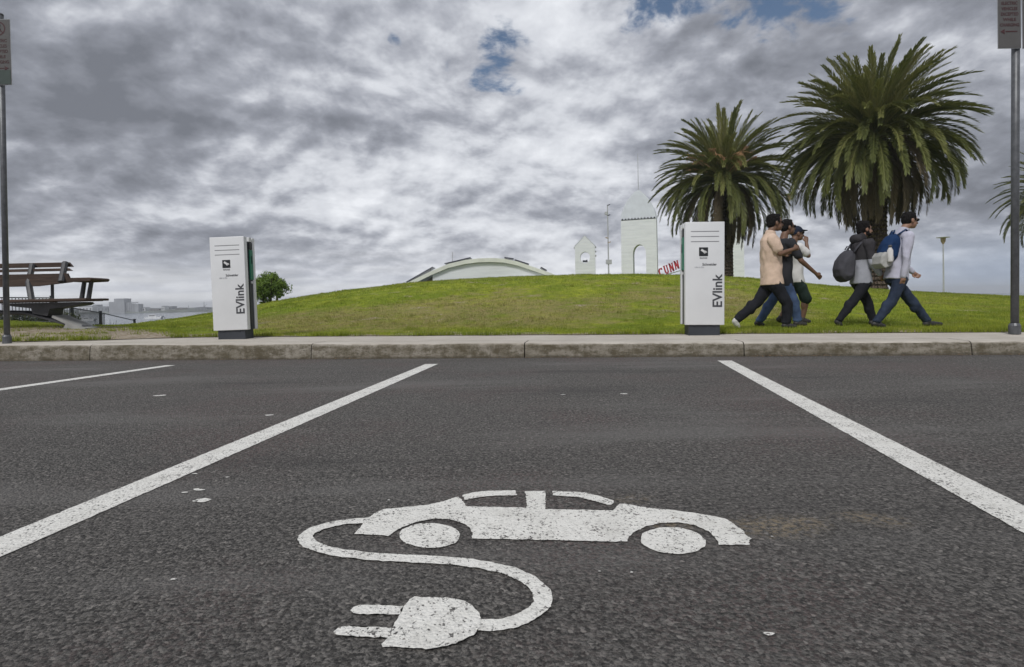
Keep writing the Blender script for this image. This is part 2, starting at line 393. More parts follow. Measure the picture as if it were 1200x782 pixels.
def tube(bm, pts, rad, seg=12, side=None, cap=True):
    """loft along pts; rad per point, a number or a pair (across, along side)"""
    pts = [Vector(p) for p in pts]; rings = []
    for i, p in enumerate(pts):
        d = (pts[min(i + 1, len(pts) - 1)] - pts[max(i - 1, 0)])
        a, bb = frame_of(d, side)
        r = rad[i] if isinstance(rad, (list, tuple)) else rad
        ra, rb = r if isinstance(r, (list, tuple)) else (r, r)
        rings.append([bm.verts.new(p + a * (ra * math.cos(2 * math.pi * k / seg)) + bb * (rb * math.sin(2 * math.pi * k / seg))) for k in range(seg)])
    for i in range(len(rings) - 1):
        for k in range(seg):
            bm.faces.new((rings[i][k], rings[i][(k + 1) % seg], rings[i + 1][(k + 1) % seg], rings[i + 1][k]))
    if cap:
        bm.faces.new(rings[0][::-1]); bm.faces.new(rings[-1])
    return bm

def capsule(bm, p, q, r1, r2=None, seg=12):
    """tapered limb with rounded ends"""
    r2 = r1 if r2 is None else r2
    p, q = Vector(p), Vector(q); d = (q - p)
    if d.length < 1e-5: d = Vector((0, 0, 1e-4))
    u = d.normalized()
    pts, rr = [], []
    for a in (0.12, 0.5, 0.85):
        pts.append(p - u * r1 * math.cos(a * math.pi / 2)); rr.append(r1 * math.sin(a * math.pi / 2))
    for k in range(5):
        pts.append(p + d * (k / 4)); rr.append(r1 + (r2 - r1) * k / 4)
    for a in (0.85, 0.5, 0.12):
        pts.append(q + u * r2 * math.cos(a * math.pi / 2)); rr.append(r2 * math.sin(a * math.pi / 2))
    return tube(bm, pts, rr, seg)

def ellipsoid(bm, c, r, rot=None, seg=20):
    t = bmesh.new(); bmesh.ops.create_uvsphere(t, u_segments=seg, v_segments=seg * 2 // 3, radius=1)
    mx_ = Matrix.Translation(Vector(c)) @ (rot.to_4x4() if rot else Matrix()) @ Matrix.Diagonal((r[0], r[1], r[2], 1))
    bmesh.ops.transform(t, matrix=mx_, verts=t.verts)
    me = bpy.data.meshes.new('t'); t.to_mesh(me); t.free(); bm.from_mesh(me); bpy.data.meshes.remove(me)
    return bm

def prism(bm, poly, y0, y1, axis='y'):
    """extrude a closed polygon of (x, z) pairs from y0 to y1"""
    def P3(p, d): return Vector((p[0], d, p[1])) if axis == 'y' else Vector((p[0], p[1], d))
    a = [bm.verts.new(P3(p, y0)) for p in poly]; c = [bm.verts.new(P3(p, y1)) for p in poly]
    k = len(poly)
    bm.faces.new(a); bm.faces.new(c[::-1])
    for i in range(k): bm.faces.new((a[i], c[i], c[(i + 1) % k], a[(i + 1) % k]))
    return bm

def lathe(bm, prof, seg=20, c=(0, 0, 0)):
    rings = []
    for r, z in prof:
        rings.append([bm.verts.new((c[0] + r * math.cos(2 * math.pi * k / seg), c[1] + r * math.sin(2 * math.pi * k / seg), c[2] + z)) for k in range(seg)])
    for i in range(len(rings) - 1):
        for k in range(seg):
            bm.faces.new((rings[i][k], rings[i][(k + 1) % seg], rings[i + 1][(k + 1) % seg], rings[i + 1][k]))
    bm.faces.new(rings[0][::-1]); bm.faces.new(rings[-1])
    return bm

def text_mesh(name, s, size, material, parent, mtx, depth=0.0015, bold=0.0, align='CENTER', width=1.0, lines=1.0):
    cu = bpy.data.curves.new('t', 'FONT'); cu.body = s; cu.size = size; cu.extrude = depth; cu.offset = bold
    cu.align_x = align; cu.align_y = 'CENTER'; cu.resolution_u = 4; cu.space_line = lines
    ob = bpy.data.objects.new('t', cu); COL.objects.link(ob)
    C.view_layer.update()
    me = bpy.data.meshes.new_from_object(ob.evaluated_get(C.evaluated_depsgraph_get()))
    bpy.data.objects.remove(ob); bpy.data.curves.remove(cu)
    me.transform(mtx @ Matrix.Diagonal((width, 1, 1, 1)))
    return link(name, me, material, parent)

FACE = Matrix.Rotation(R(90), 4, 'X')        # text plane XY -> XZ, readable from -Y

def remesh(bm, voxel, smooth=4, disp=None):
    me = bpy.data.meshes.new('r'); bmesh.ops.recalc_face_normals(bm, faces=bm.faces); bm.to_mesh(me); bm.free()
    ob = bpy.data.objects.new('r', me); COL.objects.link(ob)
    md = ob.modifiers.new('r', 'REMESH'); md.mode = 'VOXEL'; md.voxel_size = voxel
    sm = ob.modifiers.new('s', 'SMOOTH'); sm.iterations = smooth; sm.factor = 0.5
    C.view_layer.update()
    out = bpy.data.meshes.new_from_object(ob.evaluated_get(C.evaluated_depsgraph_get()))
    bpy.data.objects.remove(ob); bpy.data.meshes.remove(me)
    if disp:
        amp, sc, stretch, seed = disp[:4]
        nrm = [v.normal.copy() for v in out.vertices]
        for v, nn in zip(out.vertices, nrm):
            q = Vector((v.co.x * sc, v.co.y * sc, v.co.z * sc * stretch)) + Vector((seed, seed * 2, 0))
            kf = 1.0 if len(disp) < 5 else clampf((v.co.z - disp[4]) / 0.16, 0.0, 1.0)
            v.co += nn * amp * kf * (noise.noise(q) + 0.5 * noise.noise(q * 2.3))
    return out


# ------------------------------------------------------------------ setting: road, kerb, path, lawn, water
def clampf(v, a, b): return max(a, min(b, v))
def kz(x): return 0.178 - 0.006 * clampf(x, -14, 14)           # kerb top height
def pz(x, v): return kz(x) + 0.012 * clampf(v, 0, 1.6)

road = bmesh.new()
xs = [-90, -40, -20] + [-12 + i for i in range(25)] + [20, 40, 90]
rows = []
for x in xs:
    rows.append([road.verts.new((x, y, 0)) for y in (-80, -5, 0, 2, 4, yk(x) + 0.06)])
for i in range(len(xs) - 1):
    for j in range(5):
        road.faces.new((rows[i][j], rows[i + 1][j], rows[i + 1][j + 1], rows[i][j + 1]))
tag(obj('road', road, M['asphalt']), kind='structure')

# kerb: cast lengths with open joints between them
prof = [(0.0, -0.03), (0.006, 0.04), (0.018, 0.78), (0.026, 0.88), (0.042, 0.955), (0.066, 0.99), (0.10, 1.0), (0.42, 1.0), (0.42, -0.03)]
joints = [G(p, 421).x for p in (-760, -420, -130, 118, 365, 615, 885, 1180, 1500, 1900)]
jx = [-60] + joints + [60]
kb = bmesh.new()
nk = Vector((-KS, 1, 0)).normalized()
for a, c_ in zip(jx[:-1], jx[1:]):
    k = max(2, int((c_ - a) / 0.12)); k = min(k, 60)
    rings = []
    for i in range(k + 1):
        x = a + 0.006 + (c_ - a - 0.012) * i / k
        ring = []
        for dpt, hh in prof:
            z = hh * kz(x) if hh > 0 else -0.03
            wob = 0.006 * noise.noise(Vector((x * 2.1, hh * 3, 1.3))) if 0.05 < hh < 0.999 else 0.0
            p = Vector((x, yk(x), 0)) + nk * (dpt + wob)
            ring.append(kb.verts.new((p.x, p.y, z + (0.004 * noise.noise(Vector((x * 1.3, 4, 2))) if hh > 0.9 and dpt < 0.2 else 0))))
        rings.append(ring)
    for i in range(k):
        for j in range(len(prof) - 1):
            kb.faces.new((rings[i][j], rings[i + 1][j], rings[i + 1][j + 1], rings[i][j + 1]))
    kb.faces.new(rings[0]); kb.faces.new(rings[-1][::-1])
tag(obj('kerb', kb, M['kerb'], smooth=False), kind='structure')

pv = bmesh.new(); rows = []
xs = [-60 + 1.0 * i for i in range(121)]
for x in xs:
    rows.append([pv.verts.new((Vector((x, yk(x), 0)) + nk * v + Vector((0, 0, pz(x, v) - 0.004))).to_tuple()) for v in (0.415, 0.8, 1.3, 1.75, 1.95)])
for i in range(len(xs) - 1):
    for j in range(4): pv.faces.new((rows[i][j], rows[i + 1][j], rows[i + 1][j + 1], rows[i][j + 1]))
tag(obj('pavement', pv, M['kerb']), kind='structure')

# lawn: mound profile read as (picture x, picture y, distance)
RIDGE = []
for px, py, D in ((-420, 378, 20), (-150, 376, 20), (0, 375.5, 20), (60, 379, 20), (100, 384, 20), (150, 380.5, 20), (200, 374, 20), (245, 367.5, 20), (290, 360, 20), (340, 350.5, 20.5), (400, 341.5, 21.2), (480, 332.5, 22.3),
                  (540, 328.5, 23.2), (600, 325.5, 24), (680, 323.3, 24), (750, 322.6, 24), (820, 324, 24), (880, 327, 24), (960, 334.5, 24), (1060, 341.5, 24), (1180, 346.8, 24), (1350, 349, 24), (1700, 345, 24)):
    q = PT(px, py, D); RIDGE.append((q.x / q.y, q.z, D))
def lerp_tab(x):
    if x <= RIDGE[0][0]: return RIDGE[0][1:]
    for a, c_ in zip(RIDGE[:-1], RIDGE[1:]):
        if x <= c_[0]:
            t = (x - a[0]) / (c_[0] - a[0])
            return a[1] + (c_[1] - a[1]) * t, a[2] + (c_[2] - a[2]) * t
    return RIDGE[-1][1:]
def sst(t):
    t = clampf(t, 0, 1); return t * t * (3 - 2 * t)
def lawn_edge(x):
    """how far behind the kerb face the turf begins; it has crept over the path at the far end"""
    e = 1.30 + 0.05 * noise.noise(Vector((x * 1.7, 0, 0))) + 0.03 * noise.noise(Vector((x * 6, 3, 0)))
    if x < -4.4: e -= 0.74 * sst((-4.4 - x) / 2.8)
    return e
def T(x, y):
    H, yr = lerp_tab(x / max(y, 4.0))
    yb = yk(x) + 1.3
    zb = pz(x, 1.3) + 0.004
    if y <= yr:
        t = clampf((y - yb) / (yr - yb), 0, 1)
        z = zb + (H - zb) * math.sin(t * math.pi / 2) ** 2.05
    else:
        Pl = min(H, -0.1 if x < 15 else -0.45)
        z = H + (Pl - H) * sst((y - yr) / (16 if x > -8 else 4 + 12 * sst((x + 12) / 4)))
    z += 0.15 * math.exp(-((x + 8.6) / 2.6) ** 2 - ((y - 10.6) / 2.0) ** 2)
    z += 0.012 * noise.noise(Vector((x * 0.9, y * 0.9, 0))) * clampf((y - yb), 0, 1)
    ys = 21.4 if x < -11 else (21.4 + (x + 11) / 8 * 45.6 if x < -3 else (67 + (x + 3) * 6 if x < 5 else 115))
    if y > ys: z += (-5.0 - z) * sst((y - ys) / 7)
    return z

gx = [-140, -110, -85, -65, -50, -40, -34, -30] + [-27 + 0.3 * i for i in range(181)] + [30, 34, 40, 50, 65, 85, 110, 140]
gv = [0, 0.12, 0.25, 0.4] + [0.6 + 0.2 * i for i in range(30)] + [6.8 + 0.5 * i for i in range(40)] + [28, 31, 34, 38, 43, 50, 58, 66, 74, 82, 90, 98, 106, 114, 120, 128]
lb = bmesh.new(); rows = []
for x in gx:
    e = lawn_edge(x); r_ = []
    for i, v in enumerate(gv):
        y = yk(x) + e + v
        z = T(x, y) if v > 0.45 else None
        if z is None:
            z1 = T(x, yk(x) + e + 0.6); t = v / 0.6
            z = (pz(x, e) + 0.006) * (1 - t) + max(z1, pz(x, e) + 0.02) * t
        r_.append(lb.verts.new((x, y, z)))
    rows.append(r_)
for i in range(len(gx) - 1):
    for j in range(len(gv) - 1):
        lb.faces.new((rows[i][j], rows[i + 1][j], rows[i + 1][j + 1], rows[i][j + 1]))
tag(obj('ground', lb, M['turf'], smooth=True), kind='structure')

wb = bmesh.new()
ZW = -3.4
for (x0, x1, y0, y1) in ((-2600, 2600, 24, 2600),):
    wb.faces.new([wb.verts.new(p) for p in ((x0, y0, ZW), (x1, y0, ZW), (x1, y1, ZW), (x0, y1, ZW))])
tag(obj('water', wb, M['water']), kind='structure')

# grass blades over the near lawn
def blades():
    V, Fc, tint = [], [], []
    rnd = random.Random(3)
    def blade(x, y, z, h, wd):
        a = rnd.uniform(0, math.tau); lean = rnd.uniform(0, 0.7) * h; la = rnd.uniform(0, math.tau)
        i = len(V); ca, sa = math.cos(a) * wd, math.sin(a) * wd
        V.append((x - ca, y - sa, z - 0.01)); V.append((x + ca, y + sa, z - 0.01)); V.append((x + lean * math.cos(la), y + lean * math.sin(la), z + h))
        Fc.append((i, i + 1, i + 2)); t = rnd.random(); tint.extend((t, t, t))
    cnt = 0
    while cnt < 190000:
        y = 6.0 * math.exp(rnd.random() * math.log(27 / 6.0))
        x = rnd.uniform(-1.02, 1.02) * y
        v = y - yk(x) - lawn_edge(x)
        if v < 0.0: continue
        if y > lerp_tab(x / y)[1] + 0.6: continue
        cnt += 1
        nn = noise.noise(Vector((x * 0.9, y * 0.9, 7)))
        if 0.10 < v < 0.60 and noise.noise(Vector((x * 0.8, y * 1.6, 3))) > (0.10 if x > -4 else -0.18): continue
        if x < -4.5 and v < 1.3 and noise.noise(Vector((x * 1.5, y * 1.5, 5))) > -0.1: continue
        sc = y / 9.0
        h = rnd.uniform(0.018, 0.042) * (0.8 + 0.7 * nn) * (0.7 + 0.3 * sc)
        if v < 0.25: h *= 1.35
        blade(x, y, T(x, y) if v > 0.5 else max(T(x, y), pz(x, 1.5) + 0.01), max(h, 0.012), 0.0045 * sc)
    # coarser clumps of weed and rye standing a little above the mown turf
    for _ in range(3200):
        y = 7.6 * math.exp(rnd.random() * math.log(24 / 7.6)); x = rnd.uniform(-0.95, 0.95) * y
        if y - yk(x) - lawn_edge(x) < 0.15 or y > lerp_tab(x / y)[1]: continue
        if noise.noise(Vector((x * 0.45, y * 0.6, 21))) < -0.05: continue
        z0 = T(x, y); r_ = rnd.uniform(0.03, 0.09); k_ = rnd.uniform(0.5, 1.0)
        for k in range(rnd.randint(10, 22)):
            blade(x + rnd.gauss(0, r_), y + rnd.gauss(0, r_), z0, rnd.uniform(0.035, 0.085) * k_, 0.0045 * y / 9.0)
    # longer uncut tufts along the edge of the concrete
    for _ in range(420):
        x = rnd.uniform(-8, 9); y0 = yk(x) + lawn_edge(x)
        if noise.noise(Vector((x * 0.8, 9, 1))) < -0.15: continue
        for k in range(rnd.randint(14, 34)):
            xx = x + rnd.gauss(0, 0.05); yy = y0 + abs(rnd.gauss(0.05, 0.06))
            blade(xx, yy, pz(xx, 1.5) + 0.008, rnd.uniform(0.03, 0.085), 0.0045)
    me = bpy.data.meshes.new('grass'); me.from_pydata(V, [], Fc)
    at = me.attributes.new('tint', 'FLOAT', 'POINT'); at.data.foreach_set('value', tint)
    o = link('grass', me, M['blade']); tag(o, 'short mown green grass on the lawn mound behind the path', 'grass', kind='stuff')
blades()

# ------------------------------------------------------------------ painted markings
def flat_mark(bm, poly, z=0.0035, step=0.007, jit=0.0034):
    pts = [Vector(p) for p in poly]; out = []
    for i, p in enumerate(pts):
        q = pts[(i + 1) % len(pts)]; L = (q - p).length; k = max(1, int(L / step)); k = min(k, 900)
        for j in range(k):
            a = p.lerp(q, j / k)
            jj = Vector((noise.noise(Vector((a.x * 160, a.y * 160, 1))), noise.noise(Vector((a.x * 160, a.y * 160, 9))), 0)) * jit
            jj += Vector((noise.noise(Vector((a.x * 40, a.y * 40, 4))), noise.noise(Vector((a.x * 40, a.y * 40, 6))), 0)) * jit
            out.append((a.x + jj.x, a.y + jj.y))
    t = bmesh.new()
    f = t.faces.new([t.verts.new((x, y, z)) for x, y in out])
    bmesh.ops.triangulate(t, faces=[f], ngon_method='EAR_CLIP')
    bmesh.ops.recalc_face_normals(t, faces=t.faces)
    for f in t.faces:
        if f.normal.z < 0: f.normal_flip()
    me = bpy.data.meshes.new('t'); t.to_mesh(me); t.free(); bm.from_mesh(me); bpy.data.meshes.remove(me)

def px_mark(name, pl, parent, z=0.0035):
    bm = bmesh.new(); flat_mark(bm, [G(x, y) for x, y in pl], z)
    return obj(name, bm, M['paint'], parent, recalc=False)

def catmull(pts, k=8):
    out = []
    P_ = [pts[0]] + list(pts) + [pts[-1]]
    for i in range(1, len(P_) - 2):
        a, b_, c_, d_ = P_[i - 1], P_[i], P_[i + 1], P_[i + 2]
        for j in range(k):
            t = j / k
            out.append(0.5 * ((2 * b_) + (c_ - a) * t + (2 * a - 5 * b_ + 4 * c_ - d_) * t * t + (3 * b_ - a - 3 * c_ + d_) * t ** 3))
    out.append(pts[-1])
    return out

def ribbon_poly(cl, wd):
    L_, R_ = [], []
    for i, p in enumerate(cl):
        d = (cl[min(i + 1, len(cl) - 1)] - cl[max(i - 1, 0)]).normalized(); s = Vector((-d.y, d.x, 0)) * wd / 2
        L_.append(p + s); R_.append(p - s)
    return L_ + R_[::-1]

mk = thing('car_and_plug_marking', 'large white painted electric car with cable and plug on the asphalt', 'road marking', G(620, 640))
def in_mk(o):
    o.parent = mk; o.matrix_parent_inverse = Matrix.Translation(-mk.location); return o
car = [(415.5, 627), (424, 617), (433, 607.5), (440, 602), (450, 598), (470, 596), (495, 593.5), (515, 590), (528, 586), (536, 583.3), (540, 585.5), (547, 595), (580, 595.5), (617.5, 596.3), (615, 577), (639.5, 576.5), (639, 598),
       (680, 598.8), (718, 599.5), (726, 592), (732, 591.5), (750, 595), (785, 599), (815, 602.5), (840, 607), (852, 610), (862, 617), (873, 626.5), (880, 633), (877, 640), (843, 640), (838, 631), (830, 624), (815, 617.2), (795, 613.7),
       (775, 614), (757, 618), (743, 625), (736.5, 631), (735.5, 636.5), (690, 635.6), (650, 634.6), (600, 633.4), (552.5, 632.3), (554, 625), (550, 619), (540, 613.3), (525, 609.7), (508, 609.2), (490, 612.7), (471, 619), (461, 625), (456, 629.5), (436, 628)]
in_mk(px_mark('car_body', car, None))
for cx, cy, a, bb, sk in ((503.8, 629, 35.8, 14.6, 0.5), (789, 635, 38.2, 15.6, 2.0)):
    pl = [(cx + a * math.cos(t) , cy + bb * math.sin(t) + sk * math.cos(t)) for t in [2 * math.pi * i / 40 for i in range(40)]]
    in_mk(px_mark('wheel', pl, None))
in_mk(px_mark('window_frame', [(542, 581.3), (555, 578), (570, 576.7), (603.7, 575.7), (605.5, 581.7), (580, 582), (562.5, 583.7), (544.5, 587)], None))
in_mk(px_mark('window_frame', [(647.5, 576.5), (682.5, 578), (700, 582), (719.5, 588), (717.5, 593), (712, 592.6), (695, 588), (677.5, 583.7), (647.5, 581.7)], None))
cl = [G(*p) for p in ((432, 611.3), (408, 612.8), (388, 616.3), (371, 621.3), (361, 627), (358, 632.5), (364, 639.5), (380, 645.5), (402, 650), (440, 654.3), (480, 656.5), (520, 658.5), (550, 661.5), (576, 666), (600, 672), (618, 680.5), (631, 691), (636.5, 702), (633, 713), (621, 722.5), (602, 731), (580, 734.5), (560, 735.5))]
cb = bmesh.new(); flat_mark(cb, ribbon_poly(catmull(cl, 6), 0.041), 0.0045, 0.009)
in_mk(obj('cable', cb, M['paint'], recalc=False))
in_mk(px_mark('plug', [(486, 702), (510, 702.8), (530, 703.7), (545, 707.5), (555, 713.7), (561, 721), (564.5, 728), (564, 735), (560, 741), (555, 747.5), (542.5, 753.7), (525, 760), (502.5, 764.5), (480, 762.5), (449, 761), (447, 758.5), (455, 748.7), (462.5, 735), (470, 720), (477.5, 707.5)], None, 0.0055))
in_mk(px_mark('prong', [(472.5, 711.7), (440, 710.9), (422.5, 710.7), (415, 713), (411, 717), (415, 720.7), (430, 721.7), (467.5, 721.5)], None))
in_mk(px_mark('prong', [(459.7, 738), (405, 735.5), (396, 738), (392, 742.5), (395, 746), (417.5, 748), (454, 749.2)], None))

def bay_line(p0, p1, ext, label):
    a, c_ = G(*p0), G(*p1); d = (c_ - a).normalized(); c_ = c_ + d * ext
    n_ = max(2, int((c_ - a).length / 0.4)); cl = [a.lerp(c_, i / n_) for i in range(n_ + 1)]
    bm = bmesh.new(); flat_mark(bm, ribbon_poly(cl, 0.142), 0.003, 0.02, 0.003)
    tag(obj('parking_line', bm, M['paint'], recalc=False), label, 'road marking', 'painted parking bay lines')
bay_line((506, 427), (0, 641.5), 0.6, 'long white bay line running to the kerb left of the painted car')
bay_line((849, 423), (1200, 609), 1.2, 'long white bay line running to the kerb right of the painted car')
bay_line((200, 428.5), (0, 457), 4.0, 'short thin-looking white bay line ending near the sign pole by the bench')
rnd = random.Random(5)
fl = bmesh.new()
for px, py, s_ in ((240, 587, 0.03), (229, 588, 0.012), (235, 575, 0.018), (231, 574, 0.012), (216, 578, 0.011), (266, 560, 0.009), (228, 556, 0.011), (188, 464, 0.05), (315, 487, 0.03), (731, 462, 0.03), (660, 463, 0.018), (455, 587, 0.006), (900, 744, 0.012), (204, 680, 0.008), (905, 630, 0.004), (703, 671, 0.004), (740, 672, 0.004)):
    c_ = G(px, py); a0 = rnd.uniform(0, 3)
    pl = [c_ + Vector((s_ * rnd.uniform(0.6, 1.2) * math.cos(a0 + t), s_ * rnd.uniform(0.35, 0.8) * math.sin(a0 + t), 0)) for t in [i * math.tau / 8 for i in range(8)]]
    flat_mark(fl, pl, 0.003, 0.01, 0.002)
tag(obj('paint_flecks', fl, M['paint'], recalc=False), 'scattered flecks of spilt white paint on the asphalt', 'paint flecks', kind='stuff')

lt = bmesh.new(); rnd = random.Random(17)
for _ in range(900):
    cx = rnd.choice((-3.4, -1.9, 0.1, 2.85, 3.0, 3.1, 4.9, 5.6)) if rnd.random() < 0.5 else rnd.uniform(-8, 8)
    x = cx + rnd.gauss(0, 0.22); y = yk(x) - abs(rnd.gauss(0.0, 0.035)) - 0.006; s_ = rnd.uniform(0.004, 0.014); a0 = rnd.uniform(0, 6.3)
    c_ = Vector((x, y, 0.006 + rnd.uniform(0, 0.012)))
    u_ = Vector((math.cos(a0), math.sin(a0), rnd.uniform(-.4, .4))) * s_; w_ = Vector((-math.sin(a0), math.cos(a0), rnd.uniform(-.4, .4))) * s_ * 0.45
    lt.faces.new([lt.verts.new(c_ + q) for q in (u_, w_, -u_, -w_)])
M['litter'] = simple('dry_leaf_litter', (0.16, 0.10, 0.055), 0.9, 0.5, 30)
tag(obj('leaf_litter', lt, M['litter'], recalc=False), 'dry leaf crumbs gathered in the gutter along the kerb', 'leaf litter', kind='stuff')

# ------------------------------------------------------------------ charging stations
def station(px, py, D, Hh, rz, lean, label, sgn):
    """sgn +1: socket bay on the right flank seen, -1: on the left flank seen"""
    q = PT(px, py, D); W, Dp = 0.50, 0.30
    t = thing('charging_station', label, 'charging station', (q.x, q.y, q.z), rz, 'EV charging stations', ry=lean)
    hb = 0.145
    bm = B(); box(bm, (0, 0.0, hb / 2 - 0.02), (W * 0.80, Dp * 0.82, hb + 0.04), bev=0.006); obj('plinth', bm, M['dark_base'], t)
    # body: a front panel, a back panel and cheeks that leave a deep slot down each flank
    top = Hh; zc = (hb + top) / 2; hh = top - hb
    bm = B(); box(bm, (0, -Dp / 2 + 0.045, zc), (W, 0.09, hh), bev=0.008); obj('front_panel', bm, M['white_panel'], t, True)
    bm = B(); box(bm, (0, 0.058, zc - 0.03), (W - 0.035, 0.116, hh - 0.065)); obj('inner_case', bm, M['dark_base'], t)
    bm = B(); box(bm, (0, Dp / 2 - 0.0165, zc), (W, 0.067, hh), bev=0.008); obj('back_panel', bm, M['white_panel'], t, True)
    bm = B(); box(bm, (0, 0.0405, top - 0.032), (W, 0.072, 0.064), bev=0.004); obj('top_panel', bm, M['white_panel'], t)
    for s_ in (-1, 1):
        bm = B(); box(bm, (s_ * (W / 2 - 0.0115), 0.062, top - 0.40), (0.020, 0.10, 0.44), bev=0.008)
        d_ = obj('socket_door', bm, M['green_plastic'], t)
        bm = B(); box(bm, (s_ * (W / 2 + 0.0015), 0.062, top - 0.33), (0.010, 0.016, 0.12), bev=0.003); obj('handle', bm, M['dark_base'], d_)
        bm = B(); box(bm, (s_ * (W / 2 - 0.012), 0.062, top - 0.125), (0.016, 0.094, 0.10), bev=0.004); obj('socket_display', bm, M['black'], t)
        bm = B(); box(bm, (s_ * (W / 2 - 0.010), 0.055, top - 0.66), (0.018, 0.03, 0.035), bev=0.004); obj('lock', bm, M['card_white'], t)
    yf = -Dp / 2
    for k in range(3):
        bm = B(); box(bm, (0.0, yf + 0.0005, top - 0.125 - k * 0.066), (0.36, 0.005, 0.011), bev=0.002); obj('vent', bm, M['groove'], t)
    bm = B(); box(bm, (-0.018, yf - 0.001, top - 0.39), (0.115, 0.006, 0.115), bev=0.004); rd = obj('card_reader', bm, M['black'], t)
    bm = B()
    box(bm, (-0.03, yf - 0.005, top - 0.375), (0.045, 0.003, 0.028), Matrix.Rotation(R(35), 3, 'Y'), 0.001)
    for i in range(4): capsule(bm, (-0.022 + i * 0.009, yf - 0.005, top - 0.392 + i * 0.004), (-0.006 + i * 0.010, yf - 0.005, top - 0.412 + i * 0.005), 0.0045)
    obj('hand_and_card_symbol', bm, M['card_white'], rd)
    text_mesh('caption', 'BADGE', 0.030, M['ink'], t, Matrix.Translation((-0.018, yf - 0.001, top - 0.473)) @ FACE, width=1.0)
    text_mesh('logo', 'Schneider', 0.046, M['ink'], t, Matrix.Translation((0.058, yf - 0.001, top - 0.556)) @ FACE, bold=0.0008)
    text_mesh('logo', 'Life Is On', 0.030, M['ink_pale'], t, Matrix.Translation((-0.072, yf - 0.001, top - 0.592)) @ FACE)
    text_mesh('lettering', 'EVlink', 0.170, M['ink'], t, Matrix.Translation((W / 2 - 0.085, yf - 0.001, top - 0.905)) @ FACE @ Matrix.Rotation(R(90), 4, 'Z'), bold=0.0035, width=1.0)
    for s_ in (-0.12, 0.12):
        bm = B(); box(bm, (s_, yf + 0.02, hb - 0.006), (0.03, 0.02, 0.018), bev=0.002); obj('hinge', bm, M['dark_base'], t)
    return t
station(277, 398.2, 8.25, 1.49, R(-1.5), R(-1.0), 'white charging station nearer the bench, green socket door showing on its flank', 1)
station(822.5, 393.2, 7.50, 1.49, R(-4.5), R(1.0), 'white charging station in front of the palms, beside the walking men', -1)

# ------------------------------------------------------------------ sign poles
def s_symbol(parent, c, r, yf):
    bm = B()
    n_ = 36
    ring = [bm.verts.new((c[0] + rr * math.cos(2 * math.pi * i / n_), yy, c[1] + rr * math.sin(2 * math.pi * i / n_))) for rr, yy in ((r, yf), (r * 0.82, yf)) for i in range(n_)]
    for i in range(n_): bm.faces.new((ring[i], ring[(i + 1) % n_], ring[n_ + (i + 1) % n_], ring[n_ + i]))
    box(bm, (c[0], yf, c[1]), (r * 1.7, 0.0016, r * 0.15), Matrix.Rotation(R(45), 3, 'Y'))
    obj('prohibition_ring', bm, M['sign_red'], parent)
    text_mesh('symbol', 'S', r * 1.55, M['black'], parent, Matrix.Translation((c[0], yf + 0.0008, c[1])) @ FACE, 0.0006, 0.004)

def parking_plate(name, label, at, w_, h_, rows_, arrow, green=0.0, rz=0.0):
    t = thing(name, label, 'parking sign', at, rz, 'no stopping signs')
    bm = B(); box(bm, (0, 0, 0), (w_, 0.004, h_)); obj('plate', bm, M['sign_back'], t)
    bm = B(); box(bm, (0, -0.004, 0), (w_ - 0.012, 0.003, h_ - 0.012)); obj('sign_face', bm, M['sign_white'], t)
    yf = -0.0072
    r = w_ * 0.30; top = h_ / 2
    s_symbol(t, (0, top - r - 0.035), r, yf)
    z = top - 2 * r - 0.11
    for line in rows_:
        text_mesh('lettering', line, w_ * 0.185, M['sign_red'], t, Matrix.Translation((0, yf, z)) @ FACE, 0.0006, 0.0008, width=0.86 if len(line) > 7 else 1.0)
        z -= w_ * 0.23
    z -= 0.012
    bm = B(); box(bm, (-0.02 * arrow, yf, z), (w_ * 0.5, 0.0016, 0.013))
    prism(bm, [(arrow * w_ * 0.40, z), (arrow * w_ * 0.22, z + 0.03), (arrow * w_ * 0.22, z - 0.03)], yf - 0.0012, yf + 0.0006)
    obj('arrow', bm, M['sign_red'], t)
    if green:
        bm = B(); box(bm, (0, -0.0062, -top + green / 2 + 0.01), (w_ - 0.02, 0.002, green)); obj('green_panel', bm, M['sign_green'], t)
    return t

def pole(name, label, base, top, rad):
    t = thing(name, label, 'sign pole', base)
    d = top - base
    bm = B(); tube(bm, [Vector((0, 0, -0.1)), d * 0.5, d], rad, 16); obj('post', bm, M['galv'], t, True)
    bm = B(); lathe(bm, [(rad * 1.5, 0), (rad * 1.5, 0.10), (rad * 1.15, 0.13)], 16); obj('base_sleeve', bm, M['galv'], t)
    bm = B(); lathe(bm, [(rad * 1.08, 0), (rad * 0.9, 0.02), (0.004, 0.028)], 16, tuple(d)); obj('cap', bm, M['galv'], t, True)
    return t
ELV = ['ELECTRIC', 'VEHICLES', 'EXCEPTED', 'WHILE', 'CHARGING']
# by the bench
D = 8.05
pb, ptp = PT(8.3, 403, D), PT(0.6, 18, D)
pole('sign_pole', 'thin grey sign pole standing in the turf in front of the bench', pb, ptp, 0.036)
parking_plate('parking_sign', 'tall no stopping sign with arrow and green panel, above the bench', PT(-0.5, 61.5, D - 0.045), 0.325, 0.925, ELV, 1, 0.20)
# by the palms
D = 6.72
pb, ptp = PT(1189, 391.5, D), PT(1190.5, -42, D)
pole('sign_pole', 'grey sign pole standing on the concrete past the walking men', pb, ptp, 0.040)
pc_ = PT(1182.5, 17, D - 0.055)
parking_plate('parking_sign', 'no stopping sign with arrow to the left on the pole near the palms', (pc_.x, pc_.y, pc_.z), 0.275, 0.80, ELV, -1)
pc_ = PT(1211.5, 17, D - 0.055)
parking_plate('parking_sign', 'no stopping sign cut by the picture edge, beside the one with arrow to the left', (pc_.x, pc_.y, pc_.z), 0.275, 0.80, ELV, 1)

